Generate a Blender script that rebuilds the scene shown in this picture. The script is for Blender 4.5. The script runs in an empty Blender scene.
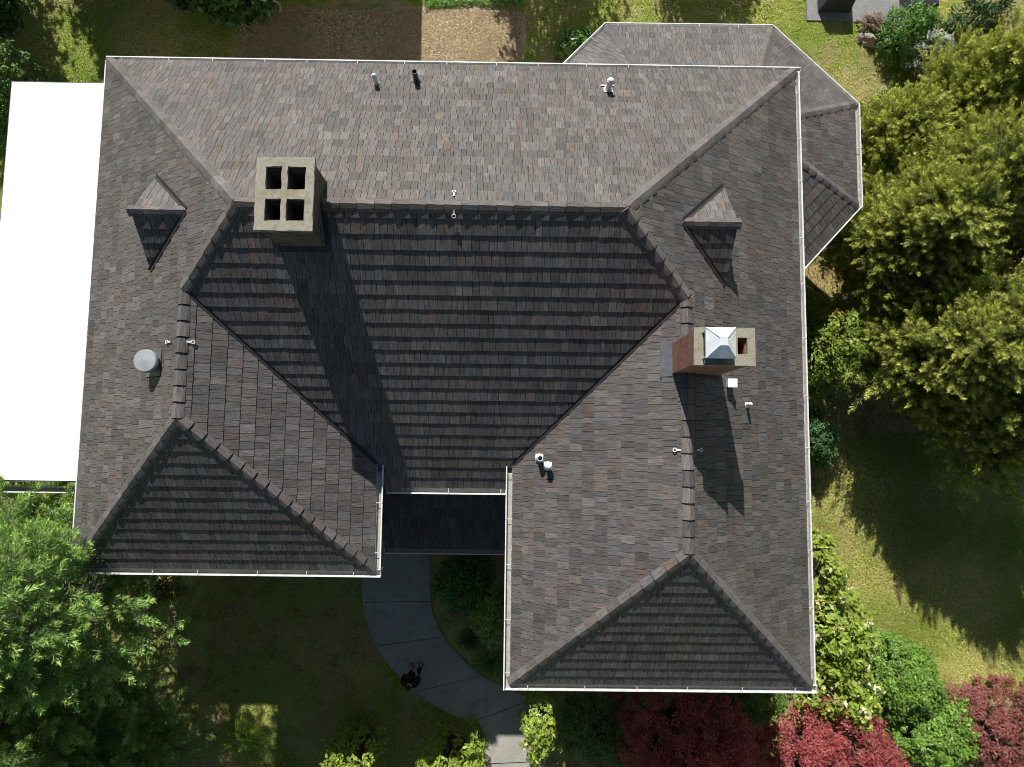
import bpy, bmesh, math, random
import numpy as np
from mathutils import Vector, Matrix, Euler
V = Vector
random.seed(7)
RNG = np.random.default_rng(11)
SC = bpy.context.scene
COL = SC.collection

# ------------------------------------------------------------------ camera, sky, sun, exposure
CAM_H = 21.5
CAM_ROT = (0.090, -0.0071, 0.0125)
CAM_F = 0.9634 * 700
cd = bpy.data.cameras.new('camera')
cam = bpy.data.objects.new('camera', cd)
COL.objects.link(cam)
cam.location = (0, 0, CAM_H)
cam.rotation_euler = CAM_ROT
cd.lens = CAM_F / 1024 * 36
cd.sensor_width = 36
cd.clip_end = 2000
SC.camera = cam

SUN_X, SUN_L = 0.256, 1.10                    # shadow run east and south per metre of height
sun_dir = V((-SUN_X, SUN_L, 1)).normalized()  # towards the sun
elev = math.asin(sun_dir.z)
w = bpy.data.worlds.new('World')
SC.world = w
w.use_nodes = True
nt = w.node_tree
bg = nt.nodes['Background']
sky = nt.nodes.new('ShaderNodeTexSky')
sky.sky_type = 'NISHITA'
sky.sun_disc = False
sky.sun_elevation = elev
sky.sun_rotation = math.atan2(sun_dir.x, sun_dir.y)
nt.links.new(sky.outputs[0], bg.inputs[0])
bg.inputs[1].default_value = 0.05
sl = bpy.data.lights.new('sun', 'SUN')
sl.energy = 5.0
sl.angle = math.radians(0.53)
sl.color = (1, 0.968, 0.92)
so = bpy.data.objects.new('sun', sl)
so.rotation_euler = sun_dir.to_track_quat('Z', 'Y').to_euler()
so.location = (0, 0, 40)
COL.objects.link(so)
SC.view_settings.view_transform = 'Standard'
SC.view_settings.look = 'None'
SC.view_settings.exposure = 0.25
SC.view_settings.gamma = 1
SC.cycles.filter_width = 0.9

# ------------------------------------------------------------------ helpers
_R = Euler(CAM_ROT).to_matrix()
def ray(u, v):
    return _R @ V(((u - 512) / CAM_F, -(v - 383.5) / CAM_F, -1))
def at(u, v, z=0.0):
    """plan position of what the survey photo shows at (u, v) if it lies at height z"""
    d = ray(u, v)
    t = (z - CAM_H) / d.z
    return V((d.x * t, d.y * t, z))
def on_plane(u, v, p, n):
    d = ray(u, v)
    o = V((0, 0, CAM_H))
    return o + d * ((p - o).dot(n) / d.dot(n))

def props(o, label=None, cat=None, group=None, kind=None):
    if label: o['label'] = label
    if cat: o['category'] = cat
    if group: o['group'] = group
    if kind: o['kind'] = kind
    return o
def empty(name, loc, label, cat, group=None, rz=0):
    o = bpy.data.objects.new(name, None)
    COL.objects.link(o)
    o.location = loc
    o.rotation_euler.z = rz
    o.empty_display_size = .2
    return props(o, label, cat, group)

class MB:
    """mesh collector in world coordinates"""
    def __init__(s):
        s.v = []; s.f = []; s.c = []; s.uv = []
    def poly(s, pts, c=(1, 1, 1), uv=None):
        b = len(s.v)
        s.v += [tuple(p) for p in pts]
        s.f.append(list(range(b, b + len(pts))))
        s.c.append(c)
        s.uv.append(uv or [(0, 0)] * len(pts))
    def box(s, a, b, c=(1, 1, 1), M=None):
        x0, y0, z0 = a; x1, y1, z1 = b
        P = [V(p) for p in ((x0,y0,z0),(x1,y0,z0),(x1,y1,z0),(x0,y1,z0),(x0,y0,z1),(x1,y0,z1),(x1,y1,z1),(x0,y1,z1))]
        if M: P = [M @ p for p in P]
        for q in ((3,2,1,0),(4,5,6,7),(0,1,5,4),(1,2,6,5),(2,3,7,6),(3,0,4,7)):
            s.poly([P[i] for i in q], c)
        return s
    def prism(s, pts, z0, z1, c=(1, 1, 1)):
        n = len(pts)
        s.poly([(p[0], p[1], z1) for p in pts], c)
        s.poly([(p[0], p[1], z0) for p in reversed(pts)], c)
        for i in range(n):
            a, b = pts[i], pts[(i + 1) % n]
            s.poly([(a[0],a[1],z0),(b[0],b[1],z0),(b[0],b[1],z1),(a[0],a[1],z1)], c)
        return s
    def tube(s, p, q, r0, r1=None, n=12, cap=True, c=(1, 1, 1)):
        p = V(p); q = V(q); r1 = r0 if r1 is None else r1
        d = (q - p).normalized()
        a = d.orthogonal().normalized(); b = d.cross(a)
        A = [p + (a*math.cos(t)+b*math.sin(t))*r0 for t in [2*math.pi*i/n for i in range(n)]]
        B = [q + (a*math.cos(t)+b*math.sin(t))*r1 for t in [2*math.pi*i/n for i in range(n)]]
        for i in range(n):
            j = (i+1) % n
            s.poly([A[i], A[j], B[j], B[i]], c)
        if cap:
            s.poly(B, c); s.poly(A[::-1], c)
        return s
    def lathe(s, base, prof, n=20, c=(1, 1, 1)):
        base = V(base)
        for (r0, z0), (r1, z1) in zip(prof, prof[1:]):
            for i in range(n):
                t0, t1 = 2*math.pi*i/n, 2*math.pi*(i+1)/n
                pts = [base+V((r0*math.cos(t0), r0*math.sin(t0), z0)), base+V((r0*math.cos(t1), r0*math.sin(t1), z0)),
                       base+V((r1*math.cos(t1), r1*math.sin(t1), z1)), base+V((r1*math.cos(t0), r1*math.sin(t0), z1))]
                if r1 < 1e-5: pts = pts[:3]
                if r0 < 1e-5: pts = [pts[0]] + pts[2:]
                s.poly(pts, c)
        return s
    def build(s, name, mat, parent=None, smooth=False, merge=False):
        me = bpy.data.meshes.new(name)
        me.from_pydata(s.v, [], s.f)
        uvl = me.uv_layers.new(name='UVMap')
        flat = [x for uv in s.uv for p in uv for x in p]
        uvl.data.foreach_set('uv', flat)
        ca = me.color_attributes.new('tint', 'FLOAT_COLOR', 'CORNER')
        cc = [x for f, c in zip(s.f, s.c) for _ in f for x in (*c, 1)]
        ca.data.foreach_set('color', cc)
        me.materials.append(mat)
        if merge or smooth:
            bm = bmesh.new(); bm.from_mesh(me)
            bmesh.ops.remove_doubles(bm, verts=bm.verts, dist=1e-4)
            bm.to_mesh(me); bm.free()
        if smooth:
            me.polygons.foreach_set('use_smooth', [True] * len(me.polygons))
        o = bpy.data.objects.new(name, me)
        COL.objects.link(o)
        if parent is not None:
            o.parent = parent
            p = parent; off = V((0,0,0)); M = Matrix.Identity(4)
            chain = []
            while p is not None: chain.append(p); p = p.parent
            for q in reversed(chain): M = M @ Matrix.LocRotScale(q.location, q.rotation_euler, None)
            me.transform(M.inverted())
        else:
            # origin at the base of the piece
            vs = np.array(s.v)
            c = V((float(vs[:,0].mean()), float(vs[:,1].mean()), float(vs[:,2].min())))
            me.transform(Matrix.Translation(-c)); o.location = c
        return o

# ------------------------------------------------------------------ materials
def mat(name):
    m = bpy.data.materials.new(name)
    m.use_nodes = True
    return m, m.node_tree.nodes, m.node_tree.links, m.node_tree.nodes['Principled BSDF']
def N(nodes, t, **k):
    n = nodes.new('ShaderNode' + t)
    for a, b in k.items():
        if a.startswith('i_'):
            n.inputs[a[2:].replace('_', ' ')].default_value = b
        else: setattr(n, a, b)
    return n
def noise(nodes, links, vec, scale, detail=4, rough=.55):
    n = N(nodes, 'TexNoise')
    n.inputs['Scale'].default_value = scale; n.inputs['Detail'].default_value = detail; n.inputs['Roughness'].default_value = rough
    if vec is not None: links.new(vec, n.inputs['Vector'])
    return n.outputs[0]
def ramp(nodes, links, fac, stops):
    r = N(nodes, 'ValToRGB')
    e = r.color_ramp.elements
    while len(e) > 1: e.remove(e[-1])
    e[0].position = stops[0][0]; e[0].color = (*stops[0][1], 1)
    for p, c in stops[1:]:
        x = e.new(p); x.color = (*c, 1)
    links.new(fac, r.inputs[0])
    return r.outputs[0]
def mix(nodes, links, fac, a, b, mode='MIX'):
    m = N(nodes, 'MixRGB', blend_type=mode)
    for i, x in ((0, fac), (1, a), (2, b)):
        if isinstance(x, bpy.types.NodeSocket): links.new(x, m.inputs[i])
        elif i == 0: m.inputs[0].default_value = x
        else: m.inputs[i].default_value = (*x, 1)
    return m.outputs[0]
def bump(nodes, links, bsdf, h, strength, dist):
    b = N(nodes, 'Bump')
    b.inputs['Strength'].default_value = strength; b.inputs['Distance'].default_value = dist
    links.new(h, b.inputs['Height']); links.new(b.outputs[0], bsdf.inputs['Normal'])
def mapping(nodes, links, src, scale):
    m = N(nodes, 'Mapping'); m.inputs['Scale'].default_value = scale
    links.new(src, m.inputs['Vector'])
    return m.outputs[0]
def plain(name, col, rough=.6, metal=0, var=.15, scale=6, bmp=0.0):
    m, n, l, b = mat(name)
    g = N(n, 'NewGeometry').outputs['Position']
    f = noise(n, l, g, scale, 5)
    c = ramp(n, l, f, [(.3, tuple(x*(1-var) for x in col)), (.7, tuple(min(1, x*(1+var)) for x in col))])
    l.new(c, b.inputs['Base Color'])
    b.inputs['Roughness'].default_value = rough; b.inputs['Metallic'].default_value = metal
    if bmp: bump(n, l, b, noise(n, l, g, scale*6, 4), bmp, .01)
    return m

# roof tiles: per-shingle colour, split-wood grain running down the slope
def roof_material():
    m, n, l, b = mat('stone_coated_shakes')
    at_ = N(n, 'Attribute', attribute_name='tint').outputs['Color']
    uv = N(n, 'UVMap').outputs[0]
    pos = N(n, 'NewGeometry').outputs['Position']
    grain = noise(n, l, mapping(n, l, uv, (46, 5, 1)), 1, 5, .65)
    spk = noise(n, l, pos, 90, 3, .7)
    blotch = noise(n, l, pos, .55, 4, .6)
    c = mix(n, l, 1.0, at_, ramp(n, l, grain, [(.28, (.40,.40,.41)), (.5, (1,1,1)), (.74, (1.6,1.58,1.56))]), 'MULTIPLY')
    c = mix(n, l, .55, c, ramp(n, l, spk, [(.3, (.62,.62,.64)), (.7, (1.35,1.33,1.3))]), 'MULTIPLY')
    c = mix(n, l, .6, c, ramp(n, l, blotch, [(.3, (.85,.86,.88)), (.7, (1.12,1.1,1.07))]), 'MULTIPLY')
    # pale lichen dust, sparse
    li = ramp(n, l, noise(n, l, pos, 3.2, 6, .7), [(.6, (0,0,0)), (.78, (1,1,1))])
    c = mix(n, l, mix(n, l, .35, (0,0,0), li), c, (.20,.20,.185))
    l.new(c, b.inputs['Base Color'])
    b.inputs['Roughness'].default_value = .60
    b.inputs['Specular IOR Level'].default_value = .42
    add = N(n, 'Math', operation='ADD'); l.new(grain, add.inputs[0]); l.new(spk, add.inputs[1])
    bump(n, l, b, add.outputs[0], .8, .010)
    return m
M_ROOF = roof_material()
M_CAP = M_ROOF
def brick_material(name, c1, c2, mortar):
    m, n, l, b = mat(name)
    uv = N(n, 'UVMap').outputs[0]
    br = N(n, 'TexBrick'); br.offset = .5
    br.inputs['Scale'].default_value = 1
    br.inputs['Brick Width'].default_value = .215; br.inputs['Row Height'].default_value = .075
    br.inputs['Mortar Size'].default_value = .007; br.inputs['Mortar Smooth'].default_value = .3
    br.inputs['Color1'].default_value = (*c1, 1); br.inputs['Color2'].default_value = (*c2, 1); br.inputs['Mortar'].default_value = (*mortar, 1)
    l.new(uv, br.inputs['Vector'])
    g = N(n, 'NewGeometry').outputs['Position']
    c = mix(n, l, .6, br.outputs['Color'], ramp(n, l, noise(n, l, g, 12, 5), [(.3, (.6,.6,.6)), (.7, (1.3,1.3,1.3))]), 'MULTIPLY')
    l.new(c, b.inputs['Base Color'])
    b.inputs['Roughness'].default_value = .85
    inv = N(n, 'Math', operation='SUBTRACT'); inv.inputs[0].default_value = 1; l.new(br.outputs['Fac'], inv.inputs[1])
    bump(n, l, b, inv.outputs[0], .8, .012)
    return m
M_BRICK = brick_material('chimney_brick', (.36,.14,.10), (.25,.10,.075), (.30,.25,.21))
M_STONE = brick_material('dark_chimney_stone', (.13,.115,.10), (.055,.050,.046), (.16,.15,.13))
def mossy(name, base, moss):
    m, n, l, b = mat(name)
    g = N(n, 'NewGeometry').outputs['Position']
    f = noise(n, l, g, 5, 7, .7)
    c = ramp(n, l, noise(n, l, g, 28, 6, .7), [(.3, tuple(x*.72 for x in base)), (.7, tuple(x*1.2 for x in base))])
    c = mix(n, l, ramp(n, l, f, [(.5, (0,0,0)), (.68, (.8,.8,.8))]), c, moss)
    l.new(c, b.inputs['Base Color']); b.inputs['Roughness'].default_value = .95
    bump(n, l, b, noise(n, l, g, 40, 6, .7), .7, .015)
    return m
M_CROWN = mossy('weathered_mortar', (.32,.305,.235), (.22,.18,.10))
M_WHITE = plain('white_gutter_paint', (.74,.75,.73), .4, 0, .1, 3)
def gutter_material():
    m, n, l, b = mat('white_gutter_paint')
    at_ = N(n, 'Attribute', attribute_name='tint').outputs['Color']
    g = N(n, 'NewGeometry').outputs['Position']
    c = mix(n, l, 1.0, at_, ramp(n, l, noise(n, l, g, 9, 5, .7), [(.3, (.55,.56,.53)), (.55, (.77,.77,.75))]), 'MULTIPLY')
    l.new(c, b.inputs['Base Color']); b.inputs['Roughness'].default_value = .45
    return m
M_GUT = gutter_material()
M_GUTIN = plain('grey_gutter_trough', (.30,.31,.30), .5, 0, .35, 5)
M_FLAT = plain('white_roof_membrane', (.90,.90,.90), .6, 0, .012, 1.5)
M_METAL = plain('galvanised_metal', (.82,.86,.90), .3, .3, .12, 7)
M_LEAD = plain('lead_flashing', (.13,.13,.145), .55, .2, .2, 8)
M_VALLEY = plain('dark_valley_metal', (.035,.033,.034), .55, .3, .2, 8)
M_WPIPE = plain('white_vent_pipe', (.78,.80,.80), .4, 0, .06, 8)
M_BLACK = plain('dark_rubber_pipe', (.03,.032,.035), .5, 0, .2, 8)
M_SOOT = plain('soot', (.012,.011,.010), .95)
M_WALL = plain('cream_render', (.52,.49,.42), .85, 0, .08, 2, .3)
M_FRAME = plain('white_window_paint', (.72,.72,.70), .45)
M_DOME = plain('grey_vent_cap', (.36,.40,.41), .45, .3, .12, 6)
m_, n_, l_, b_ = mat('window_glass')
b_.inputs['Base Color'].default_value = (.02,.025,.03,1); b_.inputs['Roughness'].default_value = .05
M_GLASS = m_

# ------------------------------------------------------------------ ground
def lawn_material():
    m, n, l, b = mat('lawn')
    g = N(n, 'NewGeometry').outputs['Position']
    big = noise(n, l, g, .45, 5, .6)
    mid = noise(n, l, g, 1.9, 6, .65)
    fine = noise(n, l, g, 16, 6, .75)
    vfine = noise(n, l, g, 60, 4, .8)
    green = ramp(n, l, mid, [(.30, (.18,.25,.035)), (.5, (.30,.40,.06)), (.68, (.44,.46,.11))])
    dry = ramp(n, l, mid, [(.3, (.34,.26,.14)), (.6, (.54,.43,.26))])
    add = N(n, 'Math', operation='MULTIPLY_ADD'); l.new(mid, add.inputs[0]); add.inputs[1].default_value = .5; l.new(big, add.inputs[2])
    f = ramp(n, l, add.outputs[0], [(.70, (0,0,0)), (.84, (.85,.85,.85))])
    c = mix(n, l, f, green, dry)
    c = mix(n, l, .9, c, ramp(n, l, fine, [(.3, (.5,.52,.45)), (.5, (1,1,1)), (.7, (1.5,1.45,1.35))]), 'MULTIPLY')
    c = mix(n, l, .8, c, ramp(n, l, vfine, [(.3, (.5,.5,.5)), (.7, (1.5,1.5,1.5))]), 'MULTIPLY')
    l.new(c, b.inputs['Base Color']); b.inputs['Roughness'].default_value = .95
    b.inputs['Specular IOR Level'].default_value = .15
    a2 = N(n, 'Math', operation='ADD'); l.new(fine, a2.inputs[0]); l.new(vfine, a2.inputs[1])
    bump(n, l, b, a2.outputs[0], 1, .05)
    return m
def soil_material(name, stops, sc=1.0, bumpd=.04):
    m, n, l, b = mat(name)
    g = N(n, 'NewGeometry').outputs['Position']
    a = noise(n, l, g, 1.6*sc, 5, .6); f = noise(n, l, g, 22*sc, 7, .8)
    vo = N(n, 'TexVoronoi'); vo.inputs['Scale'].default_value = 26*sc; l.new(g, vo.inputs['Vector'])
    c = ramp(n, l, a, stops)
    c = mix(n, l, .9, c, ramp(n, l, f, [(.3, (.45,.45,.45)), (.7, (1.6,1.55,1.5))]), 'MULTIPLY')
    c = mix(n, l, .35, c, vo.outputs['Color'], 'OVERLAY')
    l.new(c, b.inputs['Base Color']); b.inputs['Roughness'].default_value = .95
    b.inputs['Specular IOR Level'].default_value = .15
    bump(n, l, b, f, 1, bumpd)
    return m
M_LAWN = lawn_material()
M_MULCH = soil_material('bark_mulch', [(.3, (.36,.27,.17)), (.5, (.50,.40,.26)), (.7, (.58,.49,.33))])
M_SOIL = soil_material('dark_soil', [(.3, (.20,.13,.07)), (.5, (.36,.38,.11)), (.7, (.52,.38,.20))])
M_BROWN = soil_material('dry_brown_turf', [(.3, (.26,.26,.06)), (.5, (.42,.32,.15)), (.7, (.38,.42,.09))], .9)
def concrete_material(name, base):
    m, n, l, b = mat(name)
    g = N(n, 'NewGeometry').outputs['Position']
    c = ramp(n, l, noise(n, l, g, 1.3, 6, .65), [(.3, tuple(x*.78 for x in base)), (.7, tuple(x*1.15 for x in base))])
    c = mix(n, l, .8, c, ramp(n, l, noise(n, l, g, 45, 5, .8), [(.3, (.45,.45,.45)), (.7, (1.6,1.6,1.56))]), 'MULTIPLY')
    st = ramp(n, l, noise(n, l, g, 2.6, 7, .8), [(.48, (0,0,0)), (.66, (.75,.75,.75))])
    c = mix(n, l, st, c, (base[0]*.50, base[1]*.52, base[2]*.40))
    vo = N(n, 'TexVoronoi'); vo.inputs['Scale'].default_value = 16; l.new(g, vo.inputs['Vector'])
    c = mix(n, l, .7, c, ramp(n, l, vo.outputs['Distance'], [(.05, (.5,.5,.5)), (.35, (1.15,1.15,1.15))]), 'MULTIPLY')
    l.new(c, b.inputs['Base Color']); b.inputs['Roughness'].default_value = .9
    bump(n, l, b, noise(n, l, g, 60, 4), .6, .008)
    return m
M_PATH = concrete_material('aggregate_concrete', (.36,.34,.305))
M_PATIO = concrete_material('grey_paving', (.25,.245,.25))

def inside(p, poly):
    x, y = p[0], p[1]; r = False
    for i in range(len(poly)):
        a, b = poly[i], poly[i-1]
        if (a[1] > y) != (b[1] > y) and x < (b[0]-a[0])*(y-a[1])/(b[1]-a[1]) + a[0]: r = not r
    return r
def ragged(poly, amp=.12, step=.35, seed=1):
    r = random.Random(seed); out = []
    for i in range(len(poly)):
        a, b = V(poly[i][:2]), V(poly[(i+1) % len(poly)][:2])
        n = max(1, int((b-a).length/step))
        for k in range(n):
            p = a.lerp(b, k/n) + V((r.uniform(-amp, amp), r.uniform(-amp, amp)))
            out.append((p.x, p.y))
    return out
def sheet(name, poly, z, m, kind='structure', amp=.12, seed=1, parent=None):
    poly = ragged(poly, amp, .3, seed) if amp else [(p[0], p[1]) for p in poly]
    bm = bmesh.new()
    vs = [bm.verts.new((x, y, z)) for x, y in poly]
    f = bm.faces.new(vs); f.normal_update()
    if f.normal.z < 0: f.normal_flip()
    bmesh.ops.triangulate(bm, faces=bm.faces[:])
    me = bpy.data.meshes.new(name); bm.to_mesh(me); bm.free()
    me.materials.append(m)
    o = bpy.data.objects.new(name, me); COL.objects.link(o)
    if kind: o['kind'] = kind
    return o
g = MB(); g.poly([(-400,-400,0),(400,-400,0),(400,400,0),(-400,400,0)])
props(g.build('ground', M_LAWN), kind='structure')
pix = lambda pts, z=0: [tuple(at(u, v, z)[:2]) for u, v in pts]
sheet('mulch_bed', pix([(236,8),(424,9),(523,11),(524,80),(230,80)]), .004, M_MULCH, seed=2)
sheet('soil', pix([(150,560),(362,560),(372,640),(400,690),(330,700),(270,740),(262,800),(130,800),(60,640)]), .004, M_SOIL, amp=.3, seed=3)
sheet('soil', pix([(420,540),(530,540),(530,700),(480,676),(440,630)]), .008, M_SOIL, amp=.1, seed=4)
sheet('soil', pix([(505,690),(980,655),(1060,720),(1060,860),(500,860)]), .004, M_SOIL, amp=.2, seed=5)
sheet('soil', pix([(780,290),(850,290),(850,430),(838,520),(815,540),(830,640),(780,640)]), .006, M_SOIL, amp=.15, seed=6)
sheet('dry_turf', pix([(790,230),(880,200),(880,310),(850,470),(852,545),(812,545),(800,300)]), .004, M_BROWN, amp=.2, seed=7)
sheet('bare_soil', pix([(905,60),(1060,20),(1060,430),(860,420),(862,200),(890,110)]), .006, M_SOIL, amp=.35, seed=8)
# curved garden path, poured in panels with open joints
pl = [(362,540),(362,590),(366,620),(379,650),(398,675),(425,698),(452,714),(478,722),(484,745),(486,800)]
pr = [(430,540),(430,590),(434,616),(446,640),(466,662),(490,680),(512,690),(530,704),(540,740),(543,800)]
pth = MB()
L_ = [at(u, v) for u, v in pl]; R_ = [at(u, v) for u, v in pr]
def catmull(P, n=6):
    out = []
    for i in range(len(P)-1):
        p0, p1, p2, p3 = P[max(i-1,0)], P[i], P[i+1], P[min(i+2, len(P)-1)]
        for k in range(n):
            t = k/n
            out.append(.5*((2*p1)+(p2-p0)*t+(2*p0-5*p1+4*p2-p3)*t*t+(3*p1-p0-3*p2+p3)*t**3))
    return out + [P[-1]]
Ls, Rs = catmull(L_), catmull(R_)
joints = {8, 17, 28, 41, 50}
for i in range(len(Ls)-1):
    a, b, c, d = Ls[i], Rs[i], Rs[i+1], Ls[i+1]
    if i in joints:
        t = .022/max(.05, ((c-b).length+(d-a).length)/2)
        a2, b2 = a.lerp(d, t), b.lerp(c, t)
        pth.poly([(p.x, p.y, .012) for p in (a, b, b2, a2)])
        a, b = a2, b2
    pth.poly([(p.x, p.y, .045) for p in (a, b, c, d)])
    pth.poly([(a.x,a.y,.0),(a.x,a.y,.045),(d.x,d.y,.045),(d.x,d.y,.0)])
    pth.poly([(b.x,b.y,.0),(c.x,c.y,.0),(c.x,c.y,.045),(b.x,b.y,.045)])
props(pth.build('path', M_PATH), kind='structure')
pt = MB(); q = pix([(806,21),(905,24),(912,-60),(806,-60)])
pt.prism(q[::-1], 0, .05); props(pt.build('patio', M_PATIO), kind='structure')

# ------------------------------------------------------------------ house: key points of the roof
XL, XR, YB, YFM, YFL, YFR = -8.75, 6.15, 8.19, -0.416, -2.58, -4.76
XLR, XRL, ZE, P, Q, HF, EXT = -2.68, 0.125, 7.513, .7528, .7618, .7811, .504
mh = (YB-YFM)/2; YR = (YB+YFM)/2; ZR = ZE+P*mh; DX = P*mh/Q
WL = (XLR-XL)/2; WR = (XR-XRL)/2; ZL = ZE+Q*WL; ZW = ZE+Q*WR
BL = V((XL,YB,ZE)); BR = V((XR,YB,ZE)); RL = V((XL+DX,YR,ZR)); RR = V((XR-DX,YR,ZR))
JL = V((XL+WL,YR-(ZR-ZL)/P,ZL)); JR = V((XR-WR,YR-(ZR-ZW)/P,ZW))
PL = V((XL+WL,YFL+WL*Q/HF,ZL)); PR = V((XR-WR,YFR+WR*Q/HF,ZW))
FL = V((XLR,YFL,ZE)); FR = V((XRL,YFR,ZE)); FRR = V((XR,YFR,ZE)); LL = V((XL,YFL,ZE))
VL = V((XLR,YFM,ZE)); VR = V((XRL,YFM,ZE)); EL = V((XLR,YFM-EXT,ZE-P*EXT)); ER = V((XRL,YFM-EXT,ZE-P*EXT))

house = empty('house', (-1.5, 2.5, 0), 'large house with hipped dark brown shake roof, two front wings and white gutters', 'house')

PALETTE = [((.124,.111,.104),6), ((.133,.122,.116),6), ((.122,.119,.118),3.5), ((.138,.117,.105),3), ((.106,.097,.092),3),
           ((.150,.141,.135),1.6), ((.146,.112,.095),.8), ((.112,.111,.113),1.8)]
PW = [w_ for _, w_ in PALETTE]
def tint(r, k=1.0):
    c = r.choices(PALETTE, PW)[0][0]
    j = r.uniform(.80, 1.22)*k*1.08
    return (c[0]*j*.87, c[1]*j*.86, c[2]*j*.855)
def clip(poly, a, b):
    """keep the part of a 2-D polygon to the left of a->b"""
    out = []
    ex, ey = b[0]-a[0], b[1]-a[1]
    d = [ex*(p[1]-a[1])-ey*(p[0]-a[0]) for p in poly]
    for i in range(len(poly)):
        j = (i+1) % len(poly)
        if d[i] >= 0: out.append(poly[i])
        if (d[i] >= 0) != (d[j] >= 0):
            t = d[i]/(d[i]-d[j])
            out.append((poly[i][0]+(poly[j][0]-poly[i][0])*t, poly[i][1]+(poly[j][1]-poly[i][1])*t))
    return out
EXPO = .276
def shingles(mb, poly, seed=0, k=1.0, nose=.0155, wmin=.085, wmax=.185, t0=0.0, e=EXPO, drop=.03):
    """cover a planar 3-D face with overlapping courses of split shakes, each its own wedge"""
    r = random.Random(seed)
    n = V((0,0,0))
    for i in range(len(poly)):
        a, b = poly[i], poly[(i+1) % len(poly)]
        n += V(((a.y-b.y)*(a.z+b.z), (a.z-b.z)*(a.x+b.x), (a.x-b.x)*(a.y+b.y)))
    n.normalize()
    if n.z < 0: n = -n; poly = poly[::-1]
    up = (V((0,0,1)) - n*n.z).normalized()       # up the slope
    s = up.cross(n).normalized()
    o = min(poly, key=lambda p: p.dot(up))
    P2 = [((p-o).dot(s), (p-o).dot(up)) for p in poly]
    area = sum(P2[i][0]*P2[(i+1)%len(P2)][1]-P2[(i+1)%len(P2)][0]*P2[i][1] for i in range(len(P2)))
    if area < 0: P2 = P2[::-1]
    smin, smax = min(p[0] for p in P2), max(p[0] for p in P2)
    tmax = max(p[1] for p in P2)
    kk = 0; t = -t0
    while t < tmax:
        wob = r.uniform(-.004, .004)
        x = smin - r.uniform(0, .2)
        # panel joints every 1.2 m or so, each panel with a slight tone of its own
        pk = 1; px = x
        while x < smax:
            if x > px: px = x + r.uniform(.5, 1.3); pk = r.uniform(.88, 1.1)
            ww = r.uniform(wmin, wmax)
            lo = t + r.uniform(-.0035, .0035)
            q = [(x, lo), (x+ww-.007, lo), (x+ww-.007, t+e+.012), (x, t+e+.012)]
            sub = P2
            for i in range(4):
                sub = clip(sub, q[i], q[(i+1) % 4])
                if len(sub) < 3: break
            if len(sub) >= 3:
                h = nose + r.uniform(-.0015, .002)
                ht = lambda tt: h*max(0, 1-(tt-lo)/(e+.012)) + .003
                c = tint(r, k*pk)
                top = [o + s*a + up*b + n*ht(b) for a, b in sub]
                mb.poly(top, c, [(a+seed*3.1, b+seed*1.7) for a, b in sub])
                for i in range(len(sub)):
                    a, b = sub[i], sub[(i+1) % len(sub)]
                    # only the butt and the side edges get a riser
                    if (a[1]+b[1])/2 > t+e-.01: continue
                    A, B = top[i], top[(i+1) % len(sub)]
                    dd = n*(drop if t <= 0 else .02)
                    mb.poly([A, A-dd, B-dd, B], tuple(z*.9 for z in c), [(a[0],a[1]),(a[0],a[1]),(b[0],b[1]),(b[0],b[1])])
            x += ww
        t += e; kk += 1
    # roof deck just under the tiles
    mb.poly([p - n*.012 for p in poly], (.025,.022,.02))
    return n

def over(p, d, amt): return p + d*amt
roof_mb = MB()
nB = shingles(roof_mb, [BL, BR, RR, RL], 1)
nF = shingles(roof_mb, [RL, RR, JR, VR, ER, EL, VL, JL], 2)
nLs = shingles(roof_mb, [BL, RL, JL, PL, LL], 3)
nRs = shingles(roof_mb, [BR, FRR, PR, JR, RR], 4)
nWL = shingles(roof_mb, [JL, PL, FL, VL], 5)
nWR = shingles(roof_mb, [JR, PR, FR, VR], 6)
nHL = shingles(roof_mb, [PL, LL, FL], 7)
nHR = shingles(roof_mb, [PR, FR, FRR], 8)
roof = roof_mb.build('roof', M_ROOF, house)

def ridge_cap(p, q, n1, n2, parent, seed, piece=.285, wing=.125, lift=.022):
    """row of overlapping V-shaped ridge tiles from p (low end) up to q"""
    r = random.Random(seed)
    mb = MB()
    d = (q-p); Ln = d.length; d.normalize()
    def wdir(n, other):
        w_ = d.cross(n).normalized()
        if w_.z > 0 or (abs(w_.z) < 1e-6 and w_.dot(other) < 0): w_ = -w_
        return w_
    def down(n, o_n):
        w_ = d.cross(n).normalized()
        # direction lying in this face, leading away from the other one
        return w_ if w_.dot(n-o_n) > 0 else -w_
    w1, w2 = down(n1, n2), down(n2, n1)
    up = (n1+n2).normalized()
    x = 0
    while x < Ln:
        L1 = min(piece-.012, Ln-x)
        a, b = p+d*x, p+d*(x+L1)
        jl = r.uniform(-.004, .006)
        def ring(c, h):
            return [c+w1*wing+n1*(h*.55), c+w1*(wing*.5)+n1*(h*.9), c+up*(h*1.1), c+w2*(wing*.5)+n2*(h*.9), c+w2*wing+n2*(h*.55)]
        A = ring(a, lift+.025+jl); B = ring(b, lift)
        c = tint(r, r.uniform(1.0, 1.25))
        for i in range(4):
            mb.poly([A[i], A[i+1], B[i+1], B[i]], c, [(.1*i, x), (.1*i+.1, x), (.1*i+.1, x+L1), (.1*i, x+L1)])
        # nose
        A2 = [a+w1*wing-n1*.02, a-up*.03, a+w2*wing-n2*.02]
        mb.poly([A[0], A2[0], A2[1], A2[2], A[4], A[3], A[2], A[1]], (.045,.042,.042))
        mb.poly([A[0], B[0], b+w1*wing-n1*.02, A2[0]], c); mb.poly([A[4], A2[2], b+w2*wing-n2*.02, B[4]], c)
        x += piece
    return mb.build('ridge_cap', M_CAP, parent)
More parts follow.
